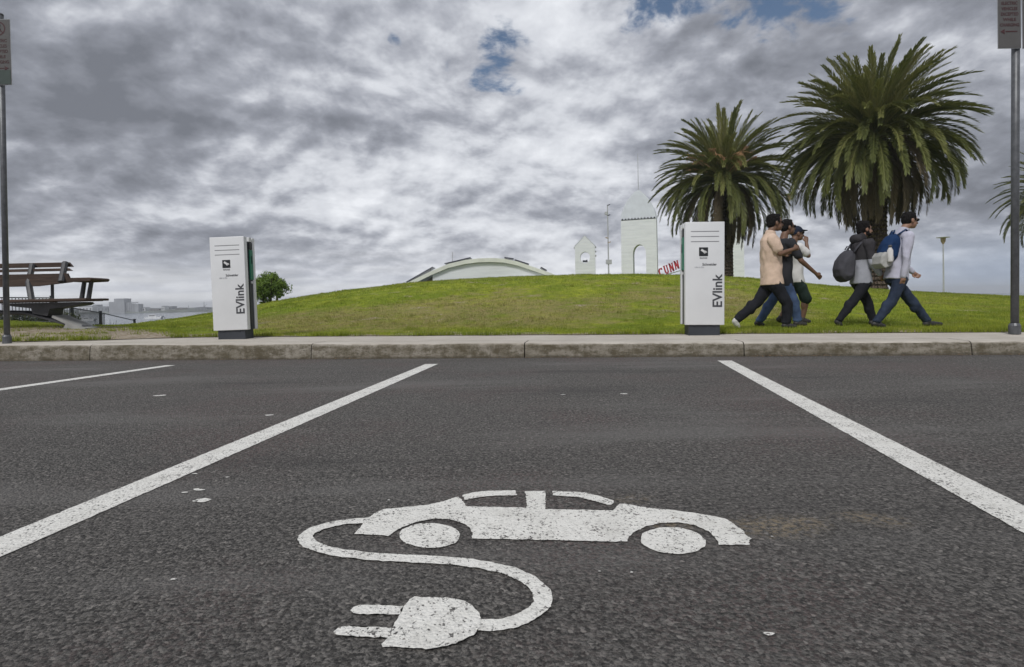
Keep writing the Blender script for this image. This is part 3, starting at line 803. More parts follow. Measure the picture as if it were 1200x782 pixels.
# ------------------------------------------------------------------ bench
def bench():
    D = 10.0; gz = T(-8.6, D)
    t = thing('park_bench', 'large dark timber slatted bench on a curved arching base by the water', 'bench', (-9.32, D, gz - 0.035), 0)
    zr = EYE - gz
    def z_at(py): return (363.2 - py) * D / F + zr + 0.005          # height above the bench's ground
    HL = 2.03
    sz = 0.475
    # seat: three long planks
    for k in range(4):
        bm = B(); y = -0.30 + k * 0.17
        box(bm, (0, y, sz + 0.02 + 0.01 * abs(k - 1.5)), (HL * 2 - 0.04 * k, 0.15, 0.042), bev=0.01); obj('seat_slat', bm, M['timber'], t)
    # backrest slats leaning away, ends cut on the slant
    for k, (zb_, hh) in enumerate(((0.925, 0.165), (1.085, 0.05), (1.185, 0.085))):
        bm = B(); y = 0.34 + 0.10 * k; xr = 1.24 - 0.06 * k
        z0, z1 = zb_ - hh / 2, zb_ + hh / 2
        low = 0.06 if k == 0 else 0.0
        prism(bm, [(-xr, z0), (-xr * 0.5, z0 - low), (xr * 0.5, z0 - low), (xr, z0), (xr - 0.07, z1), (-xr + 0.07, z1)], y, y + 0.045)
        obj('backrest_slat', bm, M['timber'], t)
    for x in (-1.12, -0.45, 0.45, 1.12):
        bm = B(); sg = 1 if x > 0 else -1
        lean = -0.06 * sg if abs(x) > 1 else -0.11 * sg
        if abs(x) > 1:
            tube(bm, [(x + lean * 0.3, 0.29, 0.85), (x + lean * 1.6, 0.50, 1.22)], 0.05, 8)
        else:
            tube(bm, [(x + 0.13 * sg, 0.26, sz + 0.04), (x, 0.36, 0.85), (x - 0.04 * sg, 0.50, 1.20)], (0.05, 0.05, 0.045), 8)
        obj('backrest_support', bm, M['bench_steel'], t)
    for x in (-0.72, 0.72):
        bm = B(); tube(bm, [(x, 0.55, sz - 0.02), (x, 0.56, 0.84)], 0.026, 8); obj('backrest_strut', bm, M['bench_steel'], t)
    # small tables at the ends on splayed legs
    for s_ in (-1, 1):
        bm = B(); prism(bm, [(s_ * 1.63, 0.89), (s_ * 2.00, 0.89), (s_ * 2.03, 0.865), (s_ * 2.00, 0.83), (s_ * 1.66, 0.82), (s_ * 1.59, 0.855)], -0.22, 0.24)
        ar = obj('armrest', bm, M['timber'], t)
        for dx in (0.0, 0.12):
            bm = B(); tube(bm, [(s_ * (1.67 + dx), 0.02, sz + 0.03), (s_ * (1.73 + dx * 1.05), 0.02, 0.83)], (0.038, 0.034), 8); obj('armrest_leg', bm, M['bench_steel'], ar)
    # crossbeam under the seat and the long arch it sits on
    for s_ in (-1, 1):
        bm = B()
        prism(bm, [(s_ * 0.35, sz - 0.005), (s_ * 1.76, sz - 0.005), (s_ * 1.80, sz - 0.03), (s_ * 1.74, sz - 0.06), (s_ * 1.38, sz - 0.10), (s_ * 1.24, sz - 0.12), (s_ * 1.20, sz - 0.24), (s_ * 0.94, sz - 0.19), (s_ * 0.92, sz - 0.10), (s_ * 0.60, sz - 0.06)], -0.16, 0.16)
        obj('seat_bracket', bm, M['bench_steel'], t)
    arch = []
    for i in range(33):
        u = -1 + 2 * i / 32; x = u * 1.76
        a = abs(u)
        z = 0.315 - 0.10 * a ** 2 if a < 0.45 else 0.315 - 0.10 * 0.2025 - (a - 0.45) * 0.52
        arch.append((x, 0.0, z))
    bm = B(); tube(bm, arch, [(0.040, 0.15)] * 33, 10, side=Vector((0, 1, 0))); obj('arch_base', bm, M['bench_steel'], t)
    for s_ in (-1, 1):
        bm = B(); prism(bm, [(s_ * 1.42, -0.10), (s_ * 1.90, -0.10), (s_ * 1.86, 0.01), (s_ * 1.78, 0.03), (s_ * 1.30, 0.245), (s_ * 1.28, 0.21), (s_ * 1.52, 0.09)], -0.17, 0.17)
        obj('foot', bm, M['bench_foot'], t)
bench()

# ------------------------------------------------------------------ fence along the water and down the steps
def fence():
    t = thing('railing_fence', 'black metal picket fence behind the bench, stepping down to the water', 'fence', (0, 0, 0))
    stn = [(-230, 349, 21.5), (-90, 349, 21.5), (8, 348.3, 21.5), (60, 348.6, 21.5), (62, 352.5, 21.6), (84, 360.3, 23), (117.5, 366, 26), (157.5, 375.3, 30)]
    P_ = [PT(*s_) for s_ in stn]
    loc = P_[4].copy(); loc.z = T(loc.x, loc.y); t.location = loc
    for i in (0, 1, 2, 3, 5, 6, 7):
        p = P_[i] - loc; zb_ = min(T(P_[i].x, P_[i].y) - 0.1, P_[i].z - 1.05) - loc.z
        r = 0.04 if i < 5 else 0.055
        bm = B(); box(bm, (p.x, p.y, (p.z + 0.03 + zb_) / 2), (r * 1.6, r * 1.6, p.z + 0.03 - zb_), bev=0.008); po = obj('post', bm, M['fence'], t)
        bm = B(); box(bm, (p.x, p.y, p.z + 0.045), (r * 2.2, r * 2.2, 0.03), bev=0.01); obj('post_cap', bm, M['fence'], po)
    for dz in (0.0, -0.92):
        bm = B(); tube(bm, [q - loc + Vector((0, 0, dz - 0.02)) for q in P_], 0.022, 8); obj('rail', bm, M['fence'], t)
    n_ = 0
    for a, c_ in zip(P_[:-1], P_[1:]):
        k = max(1, int((c_ - a).length / (0.125 if n_ < 150 else 0.16)))
        for j in range(k):
            q = a.lerp(c_, (j + 0.5) / k) - loc
            if n_ < 100 and q.x > -7.5:
                bm = B(); box(bm, (q.x, q.y, q.z - 0.49), (0.018, 0.018, 0.94)); obj('picket', bm, M['fence'], t); n_ += 1
    bm = B()
    for a, c_ in zip(P_[:-1], P_[1:]):
        k = max(1, int((c_ - a).length / 0.125))
        for j in range(k):
            q = a.lerp(c_, (j + 0.5) / k) - loc
            if q.x <= -7.5: box(bm, (q.x, q.y, q.z - 0.49), (0.018, 0.018, 0.94))
    if len(bm.verts): obj('picket_run', bm, M['fence'], t)['kind'] = 'stuff'
fence()

# ------------------------------------------------------------------ foliage
def leaf_cloud(name, material, parent, clumps, per, size, seed, squash=1.0, stem=None):
    rnd = random.Random(seed); V, Fc, tint = [], [], []
    for (c_, r, tt) in clumps:
        for _ in range(per):
            d = Vector((rnd.gauss(0, 1), rnd.gauss(0, 1), rnd.gauss(0, 1))).normalized()
            p = Vector(c_) + Vector((d.x, d.y, d.z * squash)) * r * (rnd.random() ** 0.45)
            a = Vector((rnd.gauss(0, 1), rnd.gauss(0, 1), rnd.gauss(0, 0.7))).normalized()
            nrm = (d + Vector((rnd.gauss(0, 0.7), rnd.gauss(0, 0.7), rnd.gauss(0.3, 0.6)))).normalized()
            a = (a - nrm * a.dot(nrm)).normalized(); s_ = size * rnd.uniform(0.6, 1.3); b_ = nrm.cross(a) * s_ * 0.45
            i = len(V)
            V.extend([p - a * s_, p + b_ , p + a * s_, p - b_]); Fc.append((i, i + 1, i + 2, i + 3))
            tv = clampf(tt + rnd.uniform(-0.3, 0.3), 0, 1); tint.extend([tv] * 4)
    me = bpy.data.meshes.new(name); me.from_pydata([tuple(v) for v in V], [], Fc)
    at = me.attributes.new('tint', 'FLOAT', 'POINT'); at.data.foreach_set('value', tint)
    return link(name, me, material, parent)

def round_tree():
    D = 30; c_ = PT(316, 335.5, D); gz = T(c_.x, D)
    t = thing('round_tree', 'small round bright green leafy tree behind the charging station on the slope', 'tree', (c_.x, D, gz))
    zc = c_.z - gz; rnd = random.Random(11); cl = []
    for _ in range(90):
        d = Vector((rnd.gauss(0, 1), rnd.gauss(0, 1), rnd.gauss(0, 1))).normalized() * rnd.uniform(0.1, 0.86)
        cl.append(((d.x * 1.02, d.y * 1.02, zc - 0.08 + d.z * 0.86), rnd.uniform(0.20, 0.34), rnd.uniform(0.2, 0.8)))
    leaf_cloud('crown', M['shrub_leaf'], t, cl, 150, 0.062, 12)
    bm = B(); tube(bm, [(0, 0, -0.1), (0.05, 0, zc * 0.5), (0.02, 0, zc)], (0.11, 0.08, 0.05), 8)
    for a in range(6):
        tube(bm, [(0.03, 0, zc * 0.45), (0.5 * math.cos(a * 1.05), 0.5 * math.sin(a * 1.05), zc + 0.1), (0.8 * math.cos(a * 1.05), 0.8 * math.sin(a * 1.05), zc + 0.35)], (0.05, 0.035, 0.012), 6)
    obj('trunk', bm, M['bark'], t)
round_tree()

def shrub(px, top, bot_w, D, label, seed, hgt):
    c_ = PT(px, top, D); gz = T(c_.x, D) - 0.05
    t = thing('shrub', label, 'shrub', (c_.x, D, gz), 0, 'shrubs along the fence')
    rnd = random.Random(seed); cl = []
    Hh = max(c_.z - gz, 0.3)
    for _ in range(16):
        cl.append(((rnd.uniform(-1, 1) * bot_w, rnd.uniform(-0.4, 0.4), rnd.uniform(0.1, 0.88) * Hh), rnd.uniform(0.16, 0.30), rnd.uniform(0.1, 0.9)))
    leaf_cloud('foliage', M['hedge_leaf'], t, cl, 110, 0.05, seed + 1)
    bm = B()
    for k in range(7):
        tube(bm, [(rnd.uniform(-0.2, 0.2), 0, 0), (rnd.uniform(-0.8, 0.8) * bot_w, rnd.uniform(-.3, .3), Hh * rnd.uniform(0.7, 1.1))], (0.018, 0.006), 5)
    obj('stem', bm, M['bark'], t)
for i, (px, top, bw, D_, lab) in enumerate(((-60, 365, 0.75, 22.3, 'low dark shrub behind the fence, out past the bench back'), (-20, 366, 0.7, 22.3, 'low dark shrub behind the fence at the picture edge'), (18, 365, 0.7, 22.2, 'dark shrub behind the fence just right of the sign pole'),
                                            (44, 366.5, 0.7, 22.2, 'dark shrub behind the fence under the bench seat'), (70, 367, 0.65, 22.6, 'dark shrub behind the bench pedestal'), (103, 376, 0.45, 23.2, 'low shrub at the foot of the bench, left of the fence end posts'),
                                            (127, 376, 0.4, 24, 'low shrub right of the tall fence post on the steps'))):
    shrub(px, top, bw, D_, lab, 40 + i * 3, 1)

def palm(px_c, py_c, D, Lf, nfr, trunk_r, label, seed, fruit=False, rx=1.0):
    c_ = PT(px_c, py_c, D); gz = T(c_.x, D)
    t = thing('palm_tree', label, 'palm tree', (c_.x, D, gz), 0, 'date palms on the lawn')
    rnd = random.Random(seed); zc = c_.z - gz
    live = ([], [], []); dead = ([], [], [])
    def frond(az, el, L, droop, store, tbase, twist):
        V, Fc, tint = store
        n_ = 30; pts = []; p = Vector((math.cos(az) * 0.30, math.sin(az) * 0.30, zc + 0.35 * math.sin(el))); 
        sway = rnd.uniform(-0.25, 0.25)
        for i in range(n_ + 1):
            u = i / n_
            e = el - droop * u ** (1.25 if store is live else 0.8)
            e = max(e, R(-97)) 
            a = az + sway * u * u
            d = Vector((math.cos(e) * math.cos(a), math.cos(e) * math.sin(a), math.sin(e)))
            pts.append((p.copy(), d)); p = p + d * (L / n_)
        # rachis: a flat three-sided strip
        i0 = len(V)
        for i, (q, d) in enumerate(pts):
            s_ = d.cross(Vector((0, 0, 1)))
            s_ = Vector((-math.sin(az), math.cos(az), 0)) if s_.length < 0.15 else s_.normalized()
            wd = 0.040 * (1 - i / n_) + 0.006
            up = s_.cross(d)
            V.extend([q - s_ * wd, q + s_ * wd, q - up * wd * 0.8]); tint.extend([clampf(tbase + 0.25, 0, 1)] * 3)
        for i in range(n_):
            a = i0 + i * 3
            for k in range(3):
                Fc.append((a + k, a + (k + 1) % 3, a + 3 + (k + 1) % 3, a + 3 + k))
        nl = int(L * 19)
        for j in range(nl):
            u = 0.10 + 0.90 * j / nl
            f = u * n_; i = min(int(f), n_ - 1); q = pts[i][0].lerp(pts[i + 1][0], f - i); d = pts[i][1]
            s_ = Vector((-math.sin(az), math.cos(az), 0)); s_ = (s_ - d * s_.dot(d)).normalized(); up = s_.cross(d) * -1
            if up.z < 0 and abs(d.z) < 0.95: up = -up
            prof_ = min(1.0, 0.25 + 3.2 * (u - 0.10)) * (1 - max(0, u - 0.62) ** 1.6 * 2.6)
            ll = 0.50 * max(prof_, 0.15) * (L / 4.3)
            for sd_ in (-1, 1):
                sweep = R(rnd.uniform(46, 60) + 14 * u); lift = R(rnd.uniform(18, 52))
                ax = d * math.sin(sweep) + (s_ * sd_ * math.cos(lift) + up * math.sin(lift)) * math.cos(sweep)
                l2 = ll * rnd.uniform(0.82, 1.1)
                wv = up.cross(ax); 
                if wv.length < 1e-3: continue
                wv = wv.normalized() * 0.026 * (L / 4.3)
                k = len(V); mid_ = q + ax * l2 * 0.5
                tip = q + ax * l2 + Vector((0, 0, -0.10 * l2))
                V.extend([q, mid_ - wv, tip, mid_ + wv]); Fc.append((k, k + 1, k + 2, k + 3))
                tv = clampf(tbase + rnd.uniform(-0.16, 0.16), 0, 1); tint.extend([tv] * 4)
    ga = math.pi * (3 - math.sqrt(5))
    for i in range(nfr):
        u = (i + 0.5) / nfr
        az = i * ga + rnd.uniform(-0.2, 0.2)
        el = R(88 - 116 * u ** 0.78 + rnd.uniform(-7, 7))
        L = Lf * (0.84 + 0.16 * math.sin(math.pi * min(1, u * 1.1 + 0.05))) * rnd.uniform(0.90, 1.06)
        droop = R(24 + 74 * u ** 0.6 + rnd.uniform(-12, 14))
        if u < 0.16: L *= 1.06
        if u > 0.5: L *= 1.0 + 0.22 * min(1, (u - 0.5) / 0.25)
        if u > 0.87 or (u > 0.62 and rnd.random() < 0.16):
            frond(az, el - R(4), L * 0.95, droop, dead, rnd.uniform(0.2, 0.9), 0)
        else:
            frond(az, el, L, droop, live, clampf(0.66 - 0.42 * u + rnd.uniform(-0.25, 0.30), 0, 1), 0)
    for nm, st, mm in (('crown', live, 'palm_leaf'), ('dead_fronds', dead, 'palm_dead')):
        me = bpy.data.meshes.new(nm); me.from_pydata([tuple(v) for v in st[0]], [], st[1])
        at = me.attributes.new('tint', 'FLOAT', 'POINT'); at.data.foreach_set('value', st[2])
        link(nm, me, M[mm], t)
    # trunk with the rough bases of cut fronds
    bm = B(); pts = []; rr = []
    for i in range(15):
        u = i / 14; pts.append((0.05 * math.sin(u * 3), 0, -0.3 + (zc + 0.3) * u)); rr.append(trunk_r * (1.12 - 0.18 * u if u < 0.75 else 0.985 + 0.35 * math.sin((u - 0.75) / 0.25 * math.pi * 0.8)))
    tube(bm, pts, rr, 20)
    tk = obj('trunk', bm, M['bark'], t)
    bm = B(); k = 0
    hz_ = 0.2
    while hz_ < zc - 0.1:
        for j in range(11):
            a = j * math.tau / 11 + k * 0.29
            rad = trunk_r * (1.05 - 0.1 * hz_ / zc) + 0.01 + (0.22 if hz_ > zc - 1.0 else 0)
            ctr = Vector((rad * math.cos(a), rad * math.sin(a), hz_))
            box(bm, ctr, (0.10, 0.20, 0.13), Matrix.Rotation(a, 3, 'Z') @ Matrix.Rotation(R(-28), 3, 'Y'))
        hz_ += 0.21; k += 1
    obj('frond_stubs', bm, M['bark'], tk)
    if fruit:
        bm = B()
        for j in range(30):
            a = j * 2.4; e = R(rnd.uniform(5, 55)); L = rnd.uniform(1.7, 2.7)
            p0 = Vector((0, 0, zc + 0.25)); d = Vector((math.cos(e) * math.cos(a), math.cos(e) * math.sin(a), math.sin(e)))
            tip = p0 + d * L
            tube(bm, [p0, p0 + d * L * 0.6, tip], (0.05, 0.035, 0.02), 6)
            for q in range(26):
                dd = Vector((rnd.gauss(0, .16), rnd.gauss(0, .16), -abs(rnd.gauss(0.12, .18))))
                tube(bm, [tip, tip + dd * 0.6 + d * 0.1, tip + dd * 1.4], (0.014, 0.014, 0.008), 4)
        obj('fruit_stalks', bm, M['fruit'], t)
    return t
palm(1024, 166, 27, 4.25, 330, 0.43, 'bigger, nearer date palm with dense drooping crown behind the walking men', 21)
palm(848, 213, 37, 4.6, 240, 0.44, 'smaller looking date palm with orange fruit stalks behind the charging station', 33, True)
palm(1246, 232, 46, 4.6, 130, 0.45, 'date palm mostly cut off by the picture edge behind the sign pole', 52)

# ------------------------------------------------------------------ vaulted building beyond the mound
def vault():
    D = 60.0
    c_ = PT(571, 302.5, D); gz = T(c_.x, D)
    t = thing('vaulted_pavilion', 'low white pavilion with a wide curved roof and solar panels beyond the mound', 'building', (c_.x, D, gz))
    zt = c_.z - gz; k = D / F
    # roof outline from left eave to right eave (metres from the crown)
    ol = [(471, 334), (486, 327), (505, 317.8), (525, 309.5), (545, 304.8), (560, 303), (574, 302.5), (590, 303.2), (606, 306.5), (622, 312), (638, 317.5), (654, 323.5), (670, 330.5)]
    top = [((x - 571) * k, zt - (y - 302.5 - 0.021 * (571 - x)) * k) for x, y in ol]
    low = [(x, z - 0.42) for x, z in top]
    bm = B(); prism(bm, top + low[::-1], 0.0, 0.35); obj('fascia', bm, M['fascia'], t)
    bm = B(); prism(bm, [(x * 0.995, z - 0.03) for x, z in top] + [(x * 0.995, z - 0.30) for x, z in top][::-1], 0.352, 13.0); rf = obj('roof', bm, M['roof_sheet'], t)
    x0 = (506 - 571) * k
    def under(x):
        for a, b_ in zip(low[:-1], low[1:]):
            if a[0] <= x <= b_[0]: return a[1] + (b_[1] - a[1]) * (x - a[0]) / (b_[0] - a[0])
        return low[-1][1]
    xs = [x0 + i * (6.9 - x0) / 14 for i in range(15)]
    bm = B(); prism(bm, [(xs[0], -0.3)] + [(x, under(x) - 0.02) for x in xs] + [(xs[-1], -0.3)], 0.36, 0.7); obj('front_wall', bm, M['weatherboard'], t)
    bm = B(); prism(bm, [(low[1][0] - 0.1, -0.3), (low[1][0], under(low[1][0]) - 0.3), (x0 - 0.01, under(x0) - 0.05), (x0 - 0.01, -0.3)], 1.6, 1.9); obj('side_wall', bm, M['brown_wall'], t)
    for (xa, ya, xb, yb_) in ((474, 331.5, 506, 313.5), (520, 309.5, 551, 302.2), (591, 302, 602, 303.6), (603, 304.6, 620, 310), (634, 313.6, 641, 317.5)):
        a = Vector(((xa - 571) * k, 0, zt - (ya - 302.5 - 0.021 * (571 - xa)) * k + 0.08)); b_ = Vector(((xb - 571) * k, 0, zt - (yb_ - 302.5 - 0.021 * (571 - xb)) * k + 0.08))
        bm = B(); d = b_ - a; ang = -math.atan2(d.z, d.x)
        box(bm, ((a.x + b_.x) / 2, 1.6, (a.z + b_.z) / 2), (d.length, 2.2, 0.07), Matrix.Rotation(ang, 3, 'Y'))
        sp = obj('solar_panel', bm, M['solar'], t)
        bm = B(); 
        for f in (0.1, 0.5, 0.9):
            q = a.lerp(b_, f); box(bm, (q.x, 1.0, q.z - 0.12), (0.06, 0.06, 0.24))
        obj('panel_bracket', bm, M['steel_pole'], sp)
    bm = B(); q = ((529.5 - 571) * k, 0.6); tube(bm, [(q[0], q[1], zt - 0.7), (q[0], q[1], zt + 0.78)], 0.03, 6)
    for h_ in (0.15, 0.4, 0.62): box(bm, (q[0] + 0.05, q[1], zt + h_), (0.30 - 0.2 * h_, 0.03, 0.03))
    obj('antenna', bm, M['steel_pole'], t)
    for px in (547, 555, 569):
        bm = B(); box(bm, ((px - 571) * k, 0.86, zt - 0.95), (0.22, 0.09, 0.35), bev=0.02); obj('vent_box', bm, M['brown_wall'], t)
    bm = B(); prism(bm, [(2.2, -0.2), (3.0, 0.78 + zt - 3.3), (5.0, 1.0 + zt - 3.3), (6.6, 0.80 + zt - 3.3), (7.2, -0.2)], -1.5, 0.7); obj('low_canopy', bm, M['fascia'], t)
vault()

# ------------------------------------------------------------------ pier gateway towers
def gate_tower(px, py_top, half_w_px, D, label, big, spire, kx=1.0):
    k = D / F; c_ = PT(px, py_top, D); gz = -0.4
    t = thing('gate_tower', label, 'tower', (c_.x, D, gz), R(-19 if big else -10), 'white pier gateway towers')
    H = c_.z - gz; hw = half_w_px * k; dp = hw * 0.36
    if big:
        zs = H - 34 * k               # springing line of the pointed cap
        zo = H - 63 * k               # top of archway
        ow0, ow = 7.2 * k, 7.4 * k; ox = 0.6 * k
        # body with a pointed archway right through it
        arch = [(ox + ow * math.cos(a), zo - ow + ow * math.sin(a) * 1.15) for a in [math.pi * i / 14 for i in range(15)]]
        arch = [(ox + ow * math.cos(a), zo - 1.5 * ow + 1.5 * ow * math.sin(a)) for a in [math.pi * i / 14 for i in range(15)]]
        bm = B()
        left = [(-hw, 0), (-hw * 1.0, zs), (0 + ox, zs)]
        poly = [(-hw * 1.03, 0), (-hw, zs), (hw, zs), (hw * 1.03, 0), (ox + ow, 0)] + arch + [(ox - ow, 0)]
        prism(bm, poly, -dp, dp); obj('body', bm, M['weatherboard'], t)
        # pointed cap with curved flanks
        prof_ = []
        for u, kx_ in ((0, 1), (0.12, 0.985), (0.25, 0.945), (0.38, 0.87), (0.5, 0.78), (0.6, 0.685), (0.69, 0.585), (0.78, 0.455), (0.86, 0.33), (0.93, 0.20), (1.0, 0.02)): prof_.append((hw * kx_, zs + 34 * k * u))
        bm = B(); capp = prof_ + [(-x, z) for x, z in prof_[::-1][1:]]
        prism(bm, capp, -dp, dp); obj('pointed_cap', bm, M['tower_white'], t)
        bm = B(); n_ = 11
        box(bm, (0, -dp - 0.01, zs), (hw * 1.96, 0.06, 0.10))
        for i in range(n_):
            box(bm, (-hw + hw * 2 * (i + 0.5) / n_, -dp - 0.05, zs + 0.12), (0.24, 0.12, 0.22), bev=0.02)
        obj('battlement_band', bm, M['dark_base'], t)
        if spire:
            bm = B(); tube(bm, [(-0.15 * k, 0, H - 0.4), (-0.15 * k, 0, H + 44 * k)], (0.07, 0.035), 8); obj('flagpole', bm, M['steel_pole'], t)
    else:
        ze = H - 12 * k
        zo = H - 25 * k; ow, oh = 5.6 * k, 6.6 * k
        bm = B()
        # two halves round an oval opening
        ang = [math.pi * i / 14 for i in range(15)]
        upper = [(ow * math.cos(a), zo + oh * math.sin(a)) for a in ang]
        lower = [(ow * math.cos(a), zo - oh * math.sin(a)) for a in ang]
        prism(bm, [(hw, zo), (hw, ze), (0, H), (-hw, ze), (-hw, zo)] + upper[::-1], -dp, dp)
        prism(bm, [(hw, zo), (ow, zo)] + lower[1:-1] + [(-ow, zo), (-hw, zo), (-hw, 0), (hw, 0)], -dp, dp)
        obj('body', bm, M['weatherboard'], t)
        bm = B(); th = math.atan2(H - ze, hw)
        for s_ in (-1, 1): box(bm, (s_ * hw * 0.53, 0, (H + ze) / 2 + 0.05), (math.hypot(hw, H - ze) * 1.02, dp * 2.06, 0.06), Matrix.Rotation(s_ * th, 3, 'Y'))
        obj('gable_roof', bm, M['tower_white'], t)
        bm = B(); prism(bm, [(-ow * 0.55, zo - oh * 0.80), (ow * 0.5, zo - oh * 0.84), (ow * 0.45, zo - oh * 0.35), (ow * 0.1, zo - oh * 0.5), (-ow * 0.5, zo - oh * 0.45)], -dp * 0.4, dp * 0.4); obj('lantern', bm, M['dark_base'], t)
        bm = B()
        for s_, zz_ in ((1, ze - 0.2), (1, ze - 0.9), (-1, ze - 0.2), (1, ze - 1.6)): box(bm, (s_ * (hw + 0.10), -dp * 0.3, zz_), (0.22, 0.3, 0.24), bev=0.03)
        obj('floodlight', bm, M['steel_pole'], t)
gate_tower(685.3, 277, 11.6, 92, 'small white gabled gate tower with an oval opening', False, False)
gate_tower(748.2, 224, 20.0, 92, 'tall white pointed gate tower with flagpole and open archway', True, True)
gate_tower(848.5, 226, 20.0, 92, 'tall white gate tower mostly hidden behind the fruiting palm', True, False)

# red slab-serif letters on an arched band between the towers
def pier_letters():
    D = 91.0; k = D / F
    t = thing('pier_sign', 'red arched CUNN lettering between the white gate towers', 'sign', PT(771, 322, D))
    loc = t.location.copy()
    hgt = 9.6 * k; wd = 5.7 * k; st = 1.45 * k
    def stroke(bm, a, b_, w_):
        a, b_ = Vector((a[0], 0, a[1])), Vector((b_[0], 0, b_[1])); d = b_ - a
        box(bm, (a + b_) / 2, (d.length, 0.25, w_), Matrix.Rotation(-math.atan2(d.z, d.x), 3, 'Y'))
    for i, ch in enumerate('CUNN'):
        bm = B(); hw = wd * 0.40
        if ch == 'C':
            n_ = 16; pts = [(hw * 0.95 * math.cos(R(50 + 260 * j / n_)), hgt / 2 + (hgt / 2 - st / 2) * math.sin(R(50 + 260 * j / n_))) for j in range(n_ + 1)]
            for p, q in zip(pts[:-1], pts[1:]): stroke(bm, p, q, st)
            stroke(bm, (hw * 0.75, hgt * 0.72), (hw * 0.75, hgt * 1.0), st * 0.6)
        elif ch == 'U':
            stroke(bm, (-hw * 0.7, hgt * 0.3), (-hw * 0.7, hgt), st); stroke(bm, (hw * 0.7, hgt * 0.3), (hw * 0.7, hgt), st * 0.8)
            n_ = 10; pts = [(hw * 0.7 * math.cos(R(180 + 180 * j / n_)), hgt * 0.32 + (hgt * 0.26) * math.sin(R(180 + 180 * j / n_))) for j in range(n_ + 1)]
            for p, q in zip(pts[:-1], pts[1:]): stroke(bm, p, q, st)
            for s_ in (-1, 1): stroke(bm, (s_ * hw * 0.7 - hw * 0.45, hgt), (s_ * hw * 0.7 + hw * 0.45, hgt), st * 0.6)
        else:
            stroke(bm, (-hw * 0.75, 0), (-hw * 0.75, hgt), st * 0.8); stroke(bm, (hw * 0.75, 0), (hw * 0.75, hgt), st * 0.8); stroke(bm, (-hw * 0.75, hgt), (hw * 0.75, 0), st * 1.1)
            stroke(bm, (-hw * 1.15, 0), (-hw * 0.35, 0), st * 0.6); stroke(bm, (-hw * 1.15, hgt), (-hw * 0.6, hgt), st * 0.6); stroke(bm, (hw * 0.35, hgt), (hw * 1.15, hgt), st * 0.6)
        p = PT(776.3 + 5.9 * i, 323.6 - 2.75 * i, D) - loc
        bmesh.ops.transform(bm, matrix=Matrix.Translation(p) @ Matrix.Rotation(R(-17 + 1.5 * i), 4, 'Y'), verts=bm.verts)
        obj('letter', bm, M['letter_red'], t)
    bm = B(); tube(bm, [PT(769, 325.5, D + 0.3) - loc, PT(785, 320.6, D + 0.3) - loc, PT(800, 316.5, D + 0.3) - loc, PT(818, 313.5, D + 0.3) - loc], 0.10, 8); obj('support_rail', bm, M['tower_white'], t)
pier_letters()

# camera mast and lamp posts
def mast():
    D = 75; k = D / F; top = PT(711.8, 240, D); gz = T(top.x, D)
    t = thing('camera_mast', 'slim grey mast carrying lights and camera boxes between the white towers', 'mast', (top.x, D, gz)); H = top.z - gz
    bm = B(); tube(bm, [(0, 0, -0.2), (0, 0, H)], (0.11, 0.07), 10); obj('pole', bm, M['steel_pole'], t)
    bm = B(); box(bm, (-0.2, 0, H - 1.15), (0.35, 0.3, 0.45), bev=0.03); obj('camera_box', bm, M['steel_pole'], t)
    for z_, s_ in ((H - 0.05, 1), (H - 1.4, 1), (H - 4.4, -1), (H - 5.0, 1)):
        bm = B(); box(bm, (0.16 * s_, 0, z_), (0.38, 0.22, 0.11), Matrix.Rotation(R(-18 * s_), 3, 'Y'), 0.02); obj('floodlight', bm, M['dark_base'] if z_ > H - 2 else M['lamp_tan'], t)
    bm = B(); box(bm, (0.05, 0, H - 7.6), (0.75, 0.4, 0.6), bev=0.04); obj('cabinet', bm, M['steel_pole'], t)
mast()
def lamp_post(px, py, D, label):
    k = D / F; top = PT(px, py, D); gz = T(top.x, D)
    t = thing('lamp_post', label, 'lamp post', (top.x, D, gz), 0, 'flat-topped lamp posts'); H = top.z - gz
    bm = B(); tube(bm, [(0, 0, -0.2), (0, 0, H - 0.6)], (0.09, 0.055), 10); obj('pole', bm, M['steel_pole'], t)
    bm = B(); lathe(bm, [(0.07, H - 0.75), (0.22, H - 0.45), (0.24, H - 0.12), (0.16, H - 0.08)], 14); obj('lantern', bm, M['lamp_tan'], t)
    bm = B(); lathe(bm, [(0.15, H - 0.11), (0.62, H - 0.06), (0.62, H - 0.01), (0.2, H + 0.02)], 22); obj('lamp_shade', bm, M['steel_pole'], t)
lamp_post(1105.2, 278, 60, 'tall flat-topped lamp post standing alone beyond the lawn')
lamp_post(924.5, 227.5, 58, 'flat-topped lamp post half hidden between the two palms')

